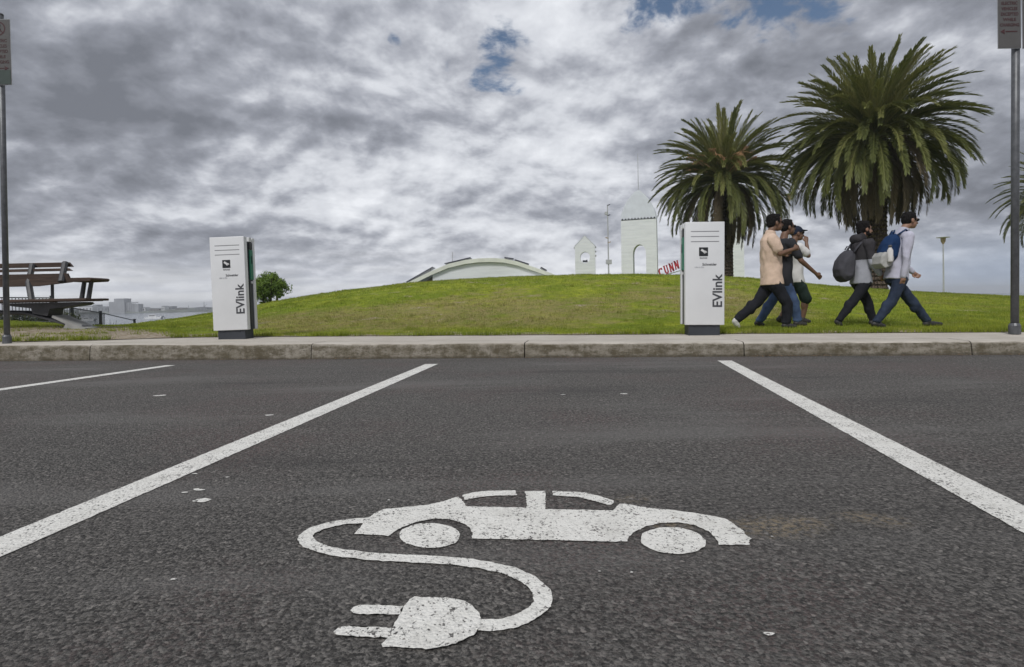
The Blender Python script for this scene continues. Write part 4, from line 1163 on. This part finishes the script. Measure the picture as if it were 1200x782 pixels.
# ------------------------------------------------------------------ far shore
M['shore'] = simple('far_shore_scrub', (0.10, 0.115, 0.10), 0.9, 0.4, 0.03)
M['silo'] = simple('grey_concrete_silo', (0.27, 0.28, 0.30), 0.8, 0.15, 0.08)
M['far_white'] = simple('far_pale_wall', (0.52, 0.53, 0.54), 0.7, 0.1, 0.1)
M['far_grey'] = simple('far_grey_wall', (0.20, 0.215, 0.235), 0.8, 0.2, 0.05)
M['far_brown'] = simple('far_brown_wall', (0.16, 0.14, 0.13), 0.8, 0.2, 0.05)
M['hull'] = simple('white_boat_hull', (0.65, 0.66, 0.67), 0.4, 0.05, 1)
DS = 760.0; KS_ = DS / F
def shore():
    rnd = random.Random(2); bm = B(); top = []; n_ = 160
    x0, x1 = PT(-420, 360, DS).x, PT(420, 360, DS).x
    prev = None
    for i in range(n_ + 1):
        x = x0 + (x1 - x0) * i / n_; u = x / 60
        h_ = 3.4 + 1.8 * noise.noise(Vector((u * 1.5, 0, 0))) + 1.6 * abs(noise.noise(Vector((u * 9, 1, 0))))
        ring = [bm.verts.new((x, DS, ZW - 0.5)), bm.verts.new((x, DS + 2, ZW + h_ * 0.6)), bm.verts.new((x, DS + 25, ZW + h_ + 0.6)), bm.verts.new((x, DS + 220, ZW + h_ + 2.5)), bm.verts.new((x, DS + 400, ZW - 1))]
        if prev:
            for j in range(4): bm.faces.new((prev[j], ring[j], ring[j + 1], prev[j + 1]))
        prev = ring
    tag(obj('shore', bm, M['shore'], smooth=True), kind='structure')
shore()
def far_block(px0, px1, py_top, material, label, name='warehouse', cat='building', roof=0.0, win=0, dd=0.0):
    D = DS + 8 + dd; a = PT(px0, py_top, D); b_ = PT(px1, py_top, D)
    w_ = b_.x - a.x; H = (a.z + b_.z) / 2 - ZW - 1.0
    t = thing(name, label, cat, ((a.x + b_.x) / 2, D, ZW + 1.0), 0)
    bm = B(); box(bm, (0, 6, H / 2 - 1), (w_, 12, H + 2)); obj('wall', bm, material, t)
    if roof:
        bm = B(); prism(bm, [(-w_ / 2 - 0.3, H + 0.003), (w_ / 2 + 0.3, H + 0.003), (w_ * 0.02, H + roof)], -0.4, 12.4); obj('roof', bm, M['far_grey'], t)
    for i in range(win):
        bm = B(); box(bm, (-w_ / 2 + w_ * (i + 0.5) / win, -0.05, H * 0.6), (w_ / win * 0.4, 0.2, H * 0.35)); obj('window', bm, M['dark_base'], t)
    return t, w_, H
def silo():
    D = DS; a = PT(127, 350, D); b_ = PT(161, 350, D); t = thing('grain_silo', 'big grey concrete grain silos with a tall head block across the bay', 'silo', ((a.x + b_.x) / 2, D, ZW + 1.0))
    k = KS_; z0 = ZW + 1.0
    def part(x0, x1, yt, nm, y, dp):
        p = PT((x0 + x1) / 2, yt, D); H = p.z - z0; bm = B(); box(bm, (((x0 + x1) / 2 - 144) * k, y + dp / 2, H / 2 - 1), ((x1 - x0) * k, dp, H + 2)); return obj(nm, bm, M['silo'], t)
    part(133.5, 145.5, 350, 'head_block', 0, 14); part(127, 133.4, 354, 'end_block', 0.5, 12); part(157, 161, 356.3, 'side_block', 1.5, 10)
    for i in range(6):
        p = PT(146 + i * 2.2, 355 + 0.25 * i, D); H = p.z - z0
        bm = B(); lathe(bm, [(1.35, -2), (1.35, H)], 14, ((146.4 + i * 2.2 - 144) * k, 4, 0)); obj('silo_tube', bm, M['silo'], t, False)
    bm = B(); p = PT(152, 354.6, D); box(bm, ((152 - 144) * k, 6, p.z - z0), (11 * k, 3, 1.0)); obj('gantry', bm, M['far_grey'], t)
silo()
far_block(92, 108, 359.5, M['far_white'], 'long low pale shed left of the silos across the bay', 'warehouse', 'shed', 1.2, 4)
far_block(108.5, 113, 357.2, M['far_grey'], 'small grey block poking above the pale shed across the bay', 'warehouse', 'building', 0, 2, 15)
far_block(114, 126, 360.0, M['far_grey'], 'dark low warehouse just left of the silos across the bay', 'warehouse', 'warehouse', 1.0, 3)
far_block(162.5, 170, 360.8, M['far_white'], 'pale shed just right of the silos across the bay', 'warehouse', 'shed', 1.0, 2)
far_block(176, 186, 362.0, M['far_brown'], 'brown waterfront warehouse behind the moored boat', 'warehouse', 'warehouse', 1.0, 3)
far_block(189, 193, 359.6, M['far_white'], 'narrow white house right of the moored boat across the bay', 'house', 'house', 1.2, 2)
far_block(197, 201.5, 359.0, M['far_grey'], 'tall dark grey block on the far shore, midway between boat and crane', 'office_block', 'building', 0, 2, 10)
far_block(205, 216, 361.4, M['far_brown'], 'long brown shed left of the crane across the bay', 'warehouse', 'shed', 1.0, 4)
far_block(228, 242, 360.6, M['far_grey'], 'long grey shed right of the crane across the bay', 'warehouse', 'shed', 1.0, 4)
def crane(px, top, label, h2):
    D = DS - 3; p = PT(px, top, D); z0 = ZW + 0.5; H = p.z - z0
    t = thing('dock_crane', label, 'crane', (p.x, D, z0), 0, 'dock cranes')
    bm = B(); tube(bm, [(-1.2, 0, -1), (0, 0, H)], (0.30, 0.15), 6); tube(bm, [(1.2, 0, -1), (0, 0, H)], (0.30, 0.15), 6)
    for f in (0.25, 0.5): box(bm, (0, 0, H * f), (2.6 * (1 - f), 0.3, 0.3))
    obj('tower', bm, M['far_grey'], t)
    bm = B(); tube(bm, [(0, 0, H * 0.45), (h2, 0, H * 0.75)], (0.35, 0.15), 6); obj('jib', bm, M['far_grey'], t)
    bm = B(); box(bm, (0, 0, H * 0.42), (2.0, 1.5, 1.4), bev=0.1); obj('cab', bm, M['far_grey'], t)
crane(239, 353.5, 'tall thin dock crane beside the charging station across the bay', 4.0)
crane(221, 358, 'short dock crane left of the tall one across the bay', -3.5)

def boat(px, py, D, L, label, mast_h, cabin):
    p = PT(px, py, D); t = thing('motor_boat', label, 'boat', (p.x, D, ZW), R(4), 'boats moored on the bay')
    bm = B(); pl = [(-L * 0.5, 0.0), (-L * 0.52, L * 0.10), (0, L * 0.085), (L * 0.42, L * 0.14), (L * 0.55, L * 0.17), (L * 0.46, 0.0), (L * 0.40, -0.3), (-L * 0.46, -0.3)]
    w_ = L * 0.15; secs = [(-w_, 0.0), (-w_ * 0.4, 0), (w_ * 0.4, 0), (w_, 0)]
    prism(bm, pl, -w_, w_); obj('hull', bm, M['hull'], t)
    bm = B(); prism(bm, [(-L * 0.30, L * 0.09), (-L * 0.30, L * 0.26), (L * 0.12, L * 0.26), (L * 0.2, L * 0.10)], -w_ * 0.7, w_ * 0.7); cb_ = obj('cabin', bm, M[cabin], t)
    bm = B(); box(bm, (-L * 0.08, 0, L * 0.20), (L * 0.36, w_ * 1.44, L * 0.05)); obj('window', bm, M['dark_base'], cb_)
    bm = B(); tube(bm, [(0, 0, L * 0.25), (0, 0, mast_h)], 0.06, 6); tube(bm, [(-L * 0.5, 0, L * 0.10), (-L * 0.5, 0, L * 0.3)], 0.05, 6); obj('mast', bm, M['steel_pole'], t)
boat(180.5, 372.5, 250, 7.0, 'white motor boat moored in open water left of the charging station', 3.3, 'hull')
boat(188.5, 371.5, 262, 3.4, 'small dark-cabined boat moored just behind the white motor boat', 1.7, 'dark_base')
boat(103, 374.5, 230, 5.5, 'small pale boat seen through the fence pickets', 2.4, 'hull')

# ------------------------------------------------------------------ people walking on the lawn
M['skin_dark'] = simple('brown_skin', (0.150, 0.082, 0.052), 0.5, 0.12, 12)
M['skin_mid'] = simple('tan_skin', (0.250, 0.140, 0.095), 0.5, 0.12, 12)
M['hair'] = simple('black_hair', (0.010, 0.009, 0.009), 0.85, 0.2, 40, 0.12, bumpd=0.01, bscale=90)
M['lens'] = simple('dark_lens', (0.010, 0.010, 0.011), 0.12, 0.1, 8)
def cloth(name, col, var=0.12):
    return simple(name, col, 0.88, var, 7, 0.15, bumpd=0.006, bscale=35)
M['beige_cloth'] = cloth('beige_shirt_cloth', (0.58, 0.44, 0.345))
M['white_cloth'] = cloth('white_cloth', (0.58, 0.57, 0.565))
M['pale_lilac_cloth'] = cloth('pale_lilac_knit', (0.42, 0.42, 0.50))
M['charcoal_cloth'] = cloth('charcoal_cloth', (0.030, 0.031, 0.036))
M['hood_dark'] = cloth('dark_grey_fleece', (0.040, 0.038, 0.042))
M['hood_pale'] = cloth('pale_grey_fleece', (0.30, 0.31, 0.35))
M['black_cloth'] = cloth('black_trouser_cloth', (0.016, 0.017, 0.022))
M['navy_denim'] = cloth('navy_denim', (0.026, 0.036, 0.062), 0.25)
M['blue_denim'] = cloth('blue_denim', (0.055, 0.085, 0.165), 0.25)
M['green_black'] = cloth('dark_green_shorts', (0.018, 0.030, 0.026))
M['navy_cap'] = cloth('navy_cap', (0.020, 0.026, 0.045))
M['pack_grey'] = cloth('grey_backpack_cloth', (0.060, 0.060, 0.070))
M['pack_blue'] = cloth('blue_backpack_cloth', (0.012, 0.034, 0.095))
M['pack_pale'] = cloth('pale_grey_bag_cloth', (0.36, 0.36, 0.35))
M['shoe_dark'] = simple('dark_shoe', (0.025, 0.024, 0.024), 0.6, 0.2, 9)
M['shoe_white'] = simple('white_shoe', (0.58, 0.57, 0.56), 0.6, 0.08, 9)

def person(label, D, J, look):
    """J: joints read in photo pixels; near side is y<0. look: clothes."""
    o0 = PT(J['hip'][0], 384.5, D); gz = T(o0.x, D) - 0.004
    t = thing('person', label, 'person', (o0.x, D, gz), 0, 'people walking past on the lawn')
    def W(p, y=0.0):
        q = PT(p[0], p[1], D); return Vector((q.x - o0.x, y, q.z - gz))
    skin = M[look['skin']]
    hipw, shw = look.get('hipw', 0.095), look.get('shw', 0.185)
    hip, neck, head = W(J['hip']), W(J['neck']), W(J['head'])
    chest = hip.lerp(neck, 0.62); belly = hip.lerp(neck, 0.28)
    legs = []
    for key, sy in (('near_leg', -1), ('far_leg', 1)):
        k_, a_, toe = J[key]
        h0 = hip + Vector((0, sy * hipw, -0.02)); kn = W(k_, sy * hipw * 0.95); an = W(a_, sy * hipw * 0.85); to = W(toe, sy * hipw * 1.0)
        an.z = max(an.z, 0.075); to.z = max(to.z, 0.022)
        legs.append((h0, kn, an, to))
    arms = []
    for key, sy in (('near_arm', -1), ('far_arm', 1)):
        s_, e_, w_ = J[key]
        yy = J.get(key + '_y', (shw, shw + 0.05, shw + 0.01))
        arms.append((W(s_, sy * yy[0]), W(e_, sy * yy[1]), W(w_, sy * yy[2])))
    fat = look.get('fat', 1.0)
    # ---- bare body: one remeshed surface, head to ankles with fingers
    bm = B(); Y = Vector((0, 1, 0))
    tdir = (neck - hip).normalized()
    tube(bm, [hip - tdir * 0.10, hip, belly, chest, neck - tdir * 0.07, neck - tdir * 0.01], [(0.07 * fat, 0.10), (0.092 * fat, 0.140), (0.088 * fat, 0.126), (0.096 * fat, 0.150), (0.066, 0.115), (0.05, 0.06)], 18, side=Y)
    for s_, e_, w_ in arms:
        capsule(bm, s_, e_, 0.050, 0.040); capsule(bm, e_, w_, 0.040, 0.026)
        ellipsoid(bm, s_ + Vector((0, 0, -0.01)), (0.06, 0.058, 0.06)); tube(bm, [s_, (s_ + chest) / 2 + Vector((0, 0, 0.05)), neck - tdir * 0.06], (0.055, 0.07, 0.06), 12)
    for h0, kn, an, to in legs:
        capsule(bm, h0, kn, (0.080 if look.get('shorts') else 0.058) * fat, 0.048); capsule(bm, kn, an, 0.054 if look.get('shorts') else 0.044, 0.036)
        calf = kn.lerp(an, 0.3); d = (an - kn).normalized(); look.get('shorts') and ellipsoid(bm, calf + Vector((-0.018, 0, 0)), (0.05, 0.05, 0.10))
        capsule(bm, an + Vector((0, 0, -0.03)), to.lerp(an, 0.15) + Vector((0, 0, -0.01)), 0.036, 0.026)
    # head in its own frame, turned about the vertical and nodding
    hr = Matrix.Rotation(R(look.get('yaw', 0)), 3, 'Z') @ Matrix.Rotation(R(look.get('nod', 0)), 3, 'Y')
    hs = look.get('hs', 1.0)
    def H(x, y, z): return head + hr @ (Vector((x, y, z)) * hs)
    ellipsoid(bm, H(-0.010, 0, 0.025), (0.096 * hs, 0.076 * hs, 0.098 * hs), hr)
    ellipsoid(bm, H(0.030, 0, -0.040), (0.062 * hs, 0.057 * hs, 0.078 * hs), hr)
    ellipsoid(bm, H(0.060, 0, -0.092), (0.026 * hs, 0.030 * hs, 0.022 * hs), hr)
    tube(bm, [H(0.080, 0, 0.022), H(0.098, 0, -0.012), H(0.110, 0, -0.034), H(0.088, 0, -0.040)], (0.009, 0.013, 0.018, 0.012), 10)
    ellipsoid(bm, H(0.076, 0, 0.030), (0.016, 0.050, 0.012), hr)
    ellipsoid(bm, H(0.090, 0, -0.062), (0.010, 0.026, 0.007), hr); ellipsoid(bm, H(0.088, 0, -0.075), (0.010, 0.022, 0.008), hr)
    for sy in (-1, 1): ellipsoid(bm, H(-0.008, sy * 0.078, -0.010), (0.022, 0.010, 0.034), hr)
    tube(bm, [neck - tdir * 0.06, neck + (head - neck) * 0.35, H(-0.020, 0, -0.055)], (0.064, 0.056, 0.056), 14)
    # hands: palm, four fingers of unequal length, thumb from the side of the palm
    for (s_, e_, w_), pose in zip(arms, look.get('hands', ('hang', 'hang'))):
        f = (w_ - e_).normalized(); sy = -1 if w_.y < 0 else 1
        if pose == 'face': f = (f + Vector((0.1, 0, 0.25))).normalized()
        nrm = Vector((0, -sy, 0)); nrm = (nrm - f * nrm.dot(f)).normalized(); sd_ = f.cross(nrm).normalized()
        if sd_.x < 0 and pose == 'hang': sd_ = -sd_
        curl = {'hang': 0.55, 'point': 0.9, 'face': 0.7, 'grip': 1.1}.get(pose, 0.55)
        capsule(bm, w_, w_ + f * 0.045, 0.027, 0.030)
        for k, L in enumerate((0.072, 0.080, 0.074, 0.058)):
            base = w_ + f * 0.070 + sd_ * (0.030 - 0.0195 * k)
            capsule(bm, w_ + f * 0.015 + sd_ * (0.018 - 0.012 * k), base, 0.013, 0.0105, 8)
            d1_ = (f * math.cos(curl * 0.5) + nrm * math.sin(curl * 0.5)); d2_ = (f * math.cos(curl * 1.2) + nrm * math.sin(curl * 1.2)); d3_ = (f * math.cos(curl * 1.9) + nrm * math.sin(curl * 1.9))
            p1 = base + d1_ * L * 0.48; p2 = p1 + d2_ * L * 0.30; p3 = p2 + d3_ * L * 0.24
            capsule(bm, base, p1, 0.0105, 0.0095, 8); capsule(bm, p1, p2, 0.0095, 0.0085, 8); capsule(bm, p2, p3, 0.0085, 0.0075, 8)
        tb = w_ + f * 0.022 + sd_ * 0.026; t1 = tb + (f * 0.6 + sd_ * 0.6 + nrm * 0.3).normalized() * 0.036; t2 = t1 + (f * 0.9 + sd_ * 0.1 + nrm * 0.35).normalized() * 0.030
        capsule(bm, w_ + f * 0.008, tb, 0.016, 0.013, 8); capsule(bm, tb, t1, 0.0125, 0.0105, 8); capsule(bm, t1, t2, 0.0105, 0.0085, 8)
    body = link('body', remesh(bm, 0.0065, 3), skin, t, True)
    # eyes
    for sy in (-1, 1):
        bm = B(); ellipsoid(bm, H(0.079, sy * 0.030, 0.012), (0.010, 0.013, 0.008), hr, 10); obj('eye', bm, M['black'], body, True)
    # ---- hair
    bm = B()
    hk = look.get('hair', 'short')
    if hk == 'cap':
        ellipsoid(bm, H(-0.012, 0, 0.052), (0.106 * hs, 0.086 * hs, 0.082 * hs), hr); ellipsoid(bm, H(-0.045, 0, 0.02), (0.070, 0.080, 0.06), hr)
        box(bm, H(0.105, 0, 0.052), (0.11, 0.13, 0.016), hr @ Matrix.Rotation(R(8), 3, 'Y'), 0.006)
        link('cap', remesh(bm, 0.008, 3), M['navy_cap'], t, True)
    else:
        ellipsoid(bm, H(-0.028, 0, 0.042), (0.099 * hs, 0.083 * hs, 0.090 * hs), hr)
        ellipsoid(bm, H(-0.055, 0, 0.005), (0.066 * hs, 0.080 * hs, 0.085 * hs), hr)
        ellipsoid(bm, H(0.012, 0, 0.096), (0.052 * hs, 0.058 * hs, 0.030 * hs), hr)
        for sy in (-1, 1): ellipsoid(bm, H(0.012, sy * 0.066, 0.035), (0.030, 0.018, 0.055), hr)
        if hk == 'full':
            ellipsoid(bm, H(-0.036, 0, 0.076), (0.096, 0.086, 0.064), hr); ellipsoid(bm, H(0.024, 0, 0.104), (0.048, 0.056, 0.032), hr); ellipsoid(bm, H(-0.070, 0, -0.02), (0.05, 0.07, 0.06), hr)
        link('hair', remesh(bm, 0.008, 2, (0.008, 45, 0.7, 3)), M['hair'], t, True)
    if look.get('beard'):
        bm = B(); ellipsoid(bm, H(0.050, 0, -0.080), (0.046, 0.056, 0.036), hr); 
        for sy in (-1, 1): ellipsoid(bm, H(0.012, sy * 0.056, -0.055), (0.03, 0.014, 0.045), hr)
        link('beard', remesh(bm, 0.008, 2), M['hair'], t, True)
    if look.get('glasses'):
        bm = B()
        for sy in (-1, 1):
            ellipsoid(bm, H(0.094, sy * 0.034, 0.012), (0.010, 0.030, 0.022), hr, 14)
        box(bm, H(0.098, 0, 0.018), (0.008, 0.03, 0.008), hr)
        for sy in (-1, 1): capsule(bm, H(0.085, sy * 0.066, 0.016), H(-0.005, sy * 0.083, 0.012), 0.004, 0.004, 6)
        obj('sunglasses', bm, M['lens'], t, True)
    # ---- trousers or shorts
    bm = B(); loose = look.get('loose', 1.0)
    waist = hip + tdir * 0.10
    tube(bm, [hip - tdir * 0.13, hip - tdir * 0.05, hip + tdir * 0.03, waist], [(0.09 * fat, 0.12), (0.125 * fat, 0.172), (0.128 * fat, 0.172), (0.122 * fat, 0.160)], 18, side=Y)
    for h0, kn, an, to in legs:
        capsule(bm, h0 + Vector((0, 0, -0.03)), kn, 0.092 * fat, 0.068 * loose)
        if not look.get('shorts'):
            ak = kn.lerp(an, 0.92); capsule(bm, kn, ak, 0.071 * loose, 0.053 * loose)
            ellipsoid(bm, kn.lerp(an, 0.28) + Vector((-0.012, 0, 0)), (0.064 * loose, 0.062 * loose, 0.11))
            ellipsoid(bm, ak, (0.062 * loose, 0.056 * loose, 0.035))
        else:
            capsule(bm, h0.lerp(kn, 0.4), h0.lerp(kn, 0.98), 0.098, 0.090)
    link('shorts' if look.get('shorts') else 'trousers', remesh(bm, 0.011, 3, (0.013, 10, 0.6, 1)), M[look['legs']], t, True)
    # ---- top
    def top_bm(lo, hi, sleeve, ext=0.0):
        b2 = B(); n_ = 6
        prof_ = [(0.146, 0.190), (0.134, 0.178), (0.126, 0.172), (0.132, 0.184), (0.118, 0.180), (0.072, 0.085)]
        pts_ = [hip + tdir * -0.065, hip + tdir * 0.06, belly + tdir * 0.05, chest, chest.lerp(neck, 0.62), neck - tdir * 0.005]
        tube(b2, pts_, [(a * fat + ext, b_ * (0.5 + 0.5 * fat) + ext) for a, b_ in prof_], 20, side=Y)
        for s_, e_, w_ in arms:
            tube(b2, [s_, (s_ + chest) / 2 + Vector((0, 0, 0.06)), neck - tdir * 0.05], (0.066, 0.085, 0.065), 12)
            ellipsoid(b2, s_ + Vector((0, 0, -0.012)), (0.078, 0.072, 0.078))
            if sleeve == 'short': capsule(b2, s_, s_.lerp(e_, 0.72), 0.074, 0.070)
            else:
                capsule(b2, s_, e_, 0.068, 0.056); capsule(b2, e_, e_.lerp(w_, 0.97), 0.056, 0.042)
        return b2
    sl_ = look['sleeve']
    me = remesh(top_bm(0, 1, sl_), 0.011, 3, (0.017, 9, 0.5, 5, hip.z))
    top = link(look.get('topname', 'shirt'), me, M[look['top']], t, True)
    if look.get('band'):                                             # paler lower half of a two-tone hoodie
        me.materials.append(M[look['band'][0]]); cut = look['band'][1]
        for p in me.polygons:
            q = p.center; cz = (q - hip).dot(tdir)
            arm_pale = any(((q - e_).length < 0.22 or (q - e_.lerp(w_, 0.5)).length < 0.16) for s_, e_, w_ in arms)
            if cz < cut: p.material_index = 1
    if look.get('hood'):
        bm = B(); bk = neck + Vector((-0.07, 0, -0.01))
        ellipsoid(bm, bk, (0.075, 0.125, 0.085), Matrix.Rotation(R(-20), 3, 'Y')); tube(bm, [neck + Vector((-0.05, 0, 0.05)), neck + Vector((0, 0, 0.01)), neck + Vector((0.05, 0, -0.02))], (0.085, 0.09, 0.07), 14)
        link('hood', remesh(bm, 0.01, 4, (0.006, 12, 0.7, 2)), M[look['top']], t, True)
    elif look.get('collar'):
        bm = B(); tube(bm, [neck - tdir * 0.03, neck + (head - neck) * 0.22], [(0.078, 0.088), (0.070, 0.078)], 18, side=Y)
        link('collar', remesh(bm, 0.009, 2), M[look['collar']], t, True)
    # ---- shoes
    for (h0, kn, an, to), shc in zip(legs, look.get('shoes', ('shoe_dark', 'shoe_dark'))):
        bm = B(); d = (to - an); d.z = min(d.z, 0); fl = Vector((d.x, 0, d.z)).normalized()
        heel = an + Vector((0, 0, -0.045)) - fl * 0.035
        heel.z = max(heel.z, 0.036); tt = to.copy(); tt.z = max(tt.z, 0.030)
        capsule(bm, heel, heel.lerp(tt, 0.55), 0.042, 0.044); capsule(bm, heel.lerp(tt, 0.5), tt, 0.044, 0.030); capsule(bm, an + Vector((0, 0, 0.0)), heel.lerp(tt, 0.2), 0.046, 0.044)
        link('shoe', remesh(bm, 0.008, 3), M[shc], t, True)
    return t, W, dict(hip=hip, neck=neck, chest=chest, tdir=tdir, arms=arms)

def backpack(label, owner, W, outline, y0, y1, material, straps=None, pale=None):
    t = thing('backpack', label, 'backpack', owner.location)
    bm = B(); pts = [W(p) for p in outline]
    c_ = sum(pts, Vector()) / len(pts)
    rings = []
    for y, k in ((y0, 0.62), (y0 + 0.04, 0.90), ((y0 + y1) / 2, 1.0), (y1 - 0.04, 0.90), (y1, 0.62)):
        rings.append([bm.verts.new((c_.x + (p.x - c_.x) * k, y, c_.z + (p.z - c_.z) * k)) for p in pts])
    n_ = len(pts)
    for i in range(4):
        for j in range(n_): bm.faces.new((rings[i][j], rings[i][(j + 1) % n_], rings[i + 1][(j + 1) % n_], rings[i + 1][j]))
    bm.faces.new(rings[0]); bm.faces.new(rings[-1])
    link('bag', remesh(bm, 0.012, 5, (0.010, 7, 1, 8)), material, t, True)
    if straps:
        for y in (-0.13, 0.13):
            bm = B(); tube(bm, [W(p, y * (1.0 if i else 0.8)) for i, p in enumerate(straps)], [(0.010, 0.028)] * len(straps), 8, side=Vector((0, 1, 0))); obj('strap', bm, material, t, True)
    if pale:
        bm = B(); q = [W(p) for p in pale]; cc = sum(q, Vector()) / len(q)
        prism(bm, [(p.x, p.z) for p in q], y0 - 0.01, y1 + 0.01)
        link('front_pocket', remesh(bm, 0.012, 5, (0.010, 8, 1, 3)), M['pack_pale'], t, True)
    bm = B(); tp = max(pts, key=lambda p: p.z); tube(bm, [tp + Vector((-0.03, -0.04, -0.02)), tp + Vector((0.0, -0.03, 0.035)), tp + Vector((0.0, 0.03, 0.035)), tp + Vector((-0.03, 0.04, -0.02))], 0.009, 8)
    obj('carry_loop', bm, material, t, True)
    return t

# man in the beige shirt, rear foot lifting
person('man in a loose beige short sleeved shirt and dark jeans, arm bent forward', 8.55,
       dict(hip=(904.5, 329), neck=(902, 273.5), head=(908.5, 261.5), near_leg=((919.5, 356), (918.5, 379.5), (928, 384)), far_leg=((891, 354), (864.5, 376), (868.5, 384)),
            near_arm=((899, 281), (905.5, 299), (922.5, 293.5)), far_arm=((906, 282), (911, 302), (924, 297))),
       dict(skin='skin_dark', fat=1.12, top='beige_cloth', legs='black_cloth', sleeve='short', loose=1.15, glasses=True, collar='beige_cloth', shoes=('shoe_dark', 'shoe_white'), hands=('point', 'point'), hair='full', hs=1.04))
# man in the dark tee half hidden behind him
person('man in a charcoal tee shirt and blue jeans, half hidden behind the beige shirt', 8.95,
       dict(hip=(917.5, 331), neck=(917.5, 279), head=(923.5, 266.5), near_leg=((927.5, 355), (932, 377.5), (940, 382.5)), far_leg=((906, 356), (891.5, 377.5), (897, 383)),
            near_arm=((920, 286), (930, 307), (948.5, 321.5)), far_arm=((917, 286), (911, 307), (914, 323))),
       dict(skin='skin_dark', top='charcoal_cloth', legs='blue_denim', sleeve='short', loose=1.1, glasses=True, hands=('hang', 'hang')))
# man in the white tee, hand at his face
person('man in a white tee shirt, dark shorts and navy cap, hand at his face', 9.45,
       dict(hip=(931, 327), neck=(929, 285), head=(933.8, 274), near_leg=((941.5, 351), (937.5, 374), (945, 379.5)), far_leg=((929, 352), (917, 373), (923, 380)),
            near_arm=((929, 291), (939, 301), (940.2, 285)), far_arm=((929, 291), (925, 306), (930, 318)), near_arm_y=(0.185, 0.22, 0.13)),
       dict(skin='skin_dark', top='white_cloth', legs='green_black', shorts=True, sleeve='short', glasses=True, hair='cap', hands=('face', 'hang')))
# bearded man in the hoodie
pD, WD, _ = person('bearded man in a grey and black hoodie and black trousers', 8.75,
       dict(hip=(1009, 328), neck=(1008.5, 280), head=(1013.3, 269), near_leg=((995.5, 353.5), (978.5, 376), (981, 382.5)), far_leg=((1021, 355), (1027.5, 377), (1036, 382)),
            near_arm=((1010, 286.5), (1010.5, 309), (1021.5, 322)), far_arm=((1010, 286.5), (1014, 308), (1023, 321))),
       dict(skin='skin_mid', top='hood_dark', legs='black_cloth', sleeve='long', beard=True, hair='full', band=('hood_pale', 0.305), hood=True, topname='hoodie'))
backpack('slouchy dark grey backpack on the bearded man in the hoodie', pD, WD, [(994, 291.5), (998.5, 297), (999, 310), (997, 325), (992, 331), (985, 331), (979.5, 325), (978.5, 316), (982, 305), (988, 296)], -0.15, 0.15, M['pack_grey'],
         [(995, 297), (1003, 285.5), (1010, 286), (1012.5, 295), (1010, 304)])
# tall man in the pale sweater leading the group
pE, WE, _ = person('tall man in a pale long sleeved sweater and navy jeans striding ahead with sunglasses', 8.40,
       dict(hip=(1050.5, 323), neck=(1058, 270.5), head=(1066.5, 258.5), near_leg=((1040, 354), (1022.5, 377.5), (1031, 383)), far_leg=((1072.5, 352), (1092, 378.5), (1108, 383.5)),
            near_arm=((1054.5, 278), (1049, 303), (1048, 325)), far_arm=((1058, 279), (1064.5, 303.5), (1080, 318))),
       dict(skin='skin_mid', top='pale_lilac_cloth', legs='navy_denim', sleeve='long', loose=1.1, glasses=True, collar='pale_lilac_cloth', nod=6, hands=('hang', 'point'), hair='short', fat=1.02, topname='sweater'))
backpack('blue backpack with a pale grey pocket on the tall man', pE, WE, [(1047, 273), (1052, 277), (1051, 292), (1048, 305), (1041, 309), (1033, 305), (1030, 296), (1034, 286), (1041, 277)], -0.13, 0.13, M['pack_blue'],
         [(1047, 276), (1054, 270.5), (1059, 275), (1060, 286)], [(1026, 301), (1030, 296), (1039, 297), (1041, 305), (1038, 313), (1030, 315), (1025, 310)])
bt = thing('drink_bottle', 'white drink bottle tucked into the blue backpack', 'bottle', pE.location)
bp = WE((1034.5, 297), -0.165)
bm = B(); lathe(bm, [(0.034, -0.14), (0.038, -0.13), (0.038, 0.03), (0.022, 0.06), (0.020, 0.07)], 16, tuple(bp)); obj('flask', bm, M['white_cloth'], bt, True)
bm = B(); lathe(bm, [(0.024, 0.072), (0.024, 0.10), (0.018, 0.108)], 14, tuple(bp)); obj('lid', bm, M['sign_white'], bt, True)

# ------------------------------------------------------------------ air over the bay
hm_ = bpy.data.materials.new('haze'); hm_.use_nodes = True; hm_.node_tree.nodes.clear(); hn = NT(hm_.node_tree)
pvn = hn.n('ShaderNodeVolumePrincipled', {'Color': (0.90, 0.93, 0.97, 1), 'Density': 0.00055, 'Anisotropy': 0.2})
hn.n('ShaderNodeOutputMaterial', {'Volume': pvn.outputs[0]})
bm = B(); box(bm, (0, 1250, 10.0), (5400, 2900, 32.0))
tag(obj('haze', bm, hm_), kind='stuff')
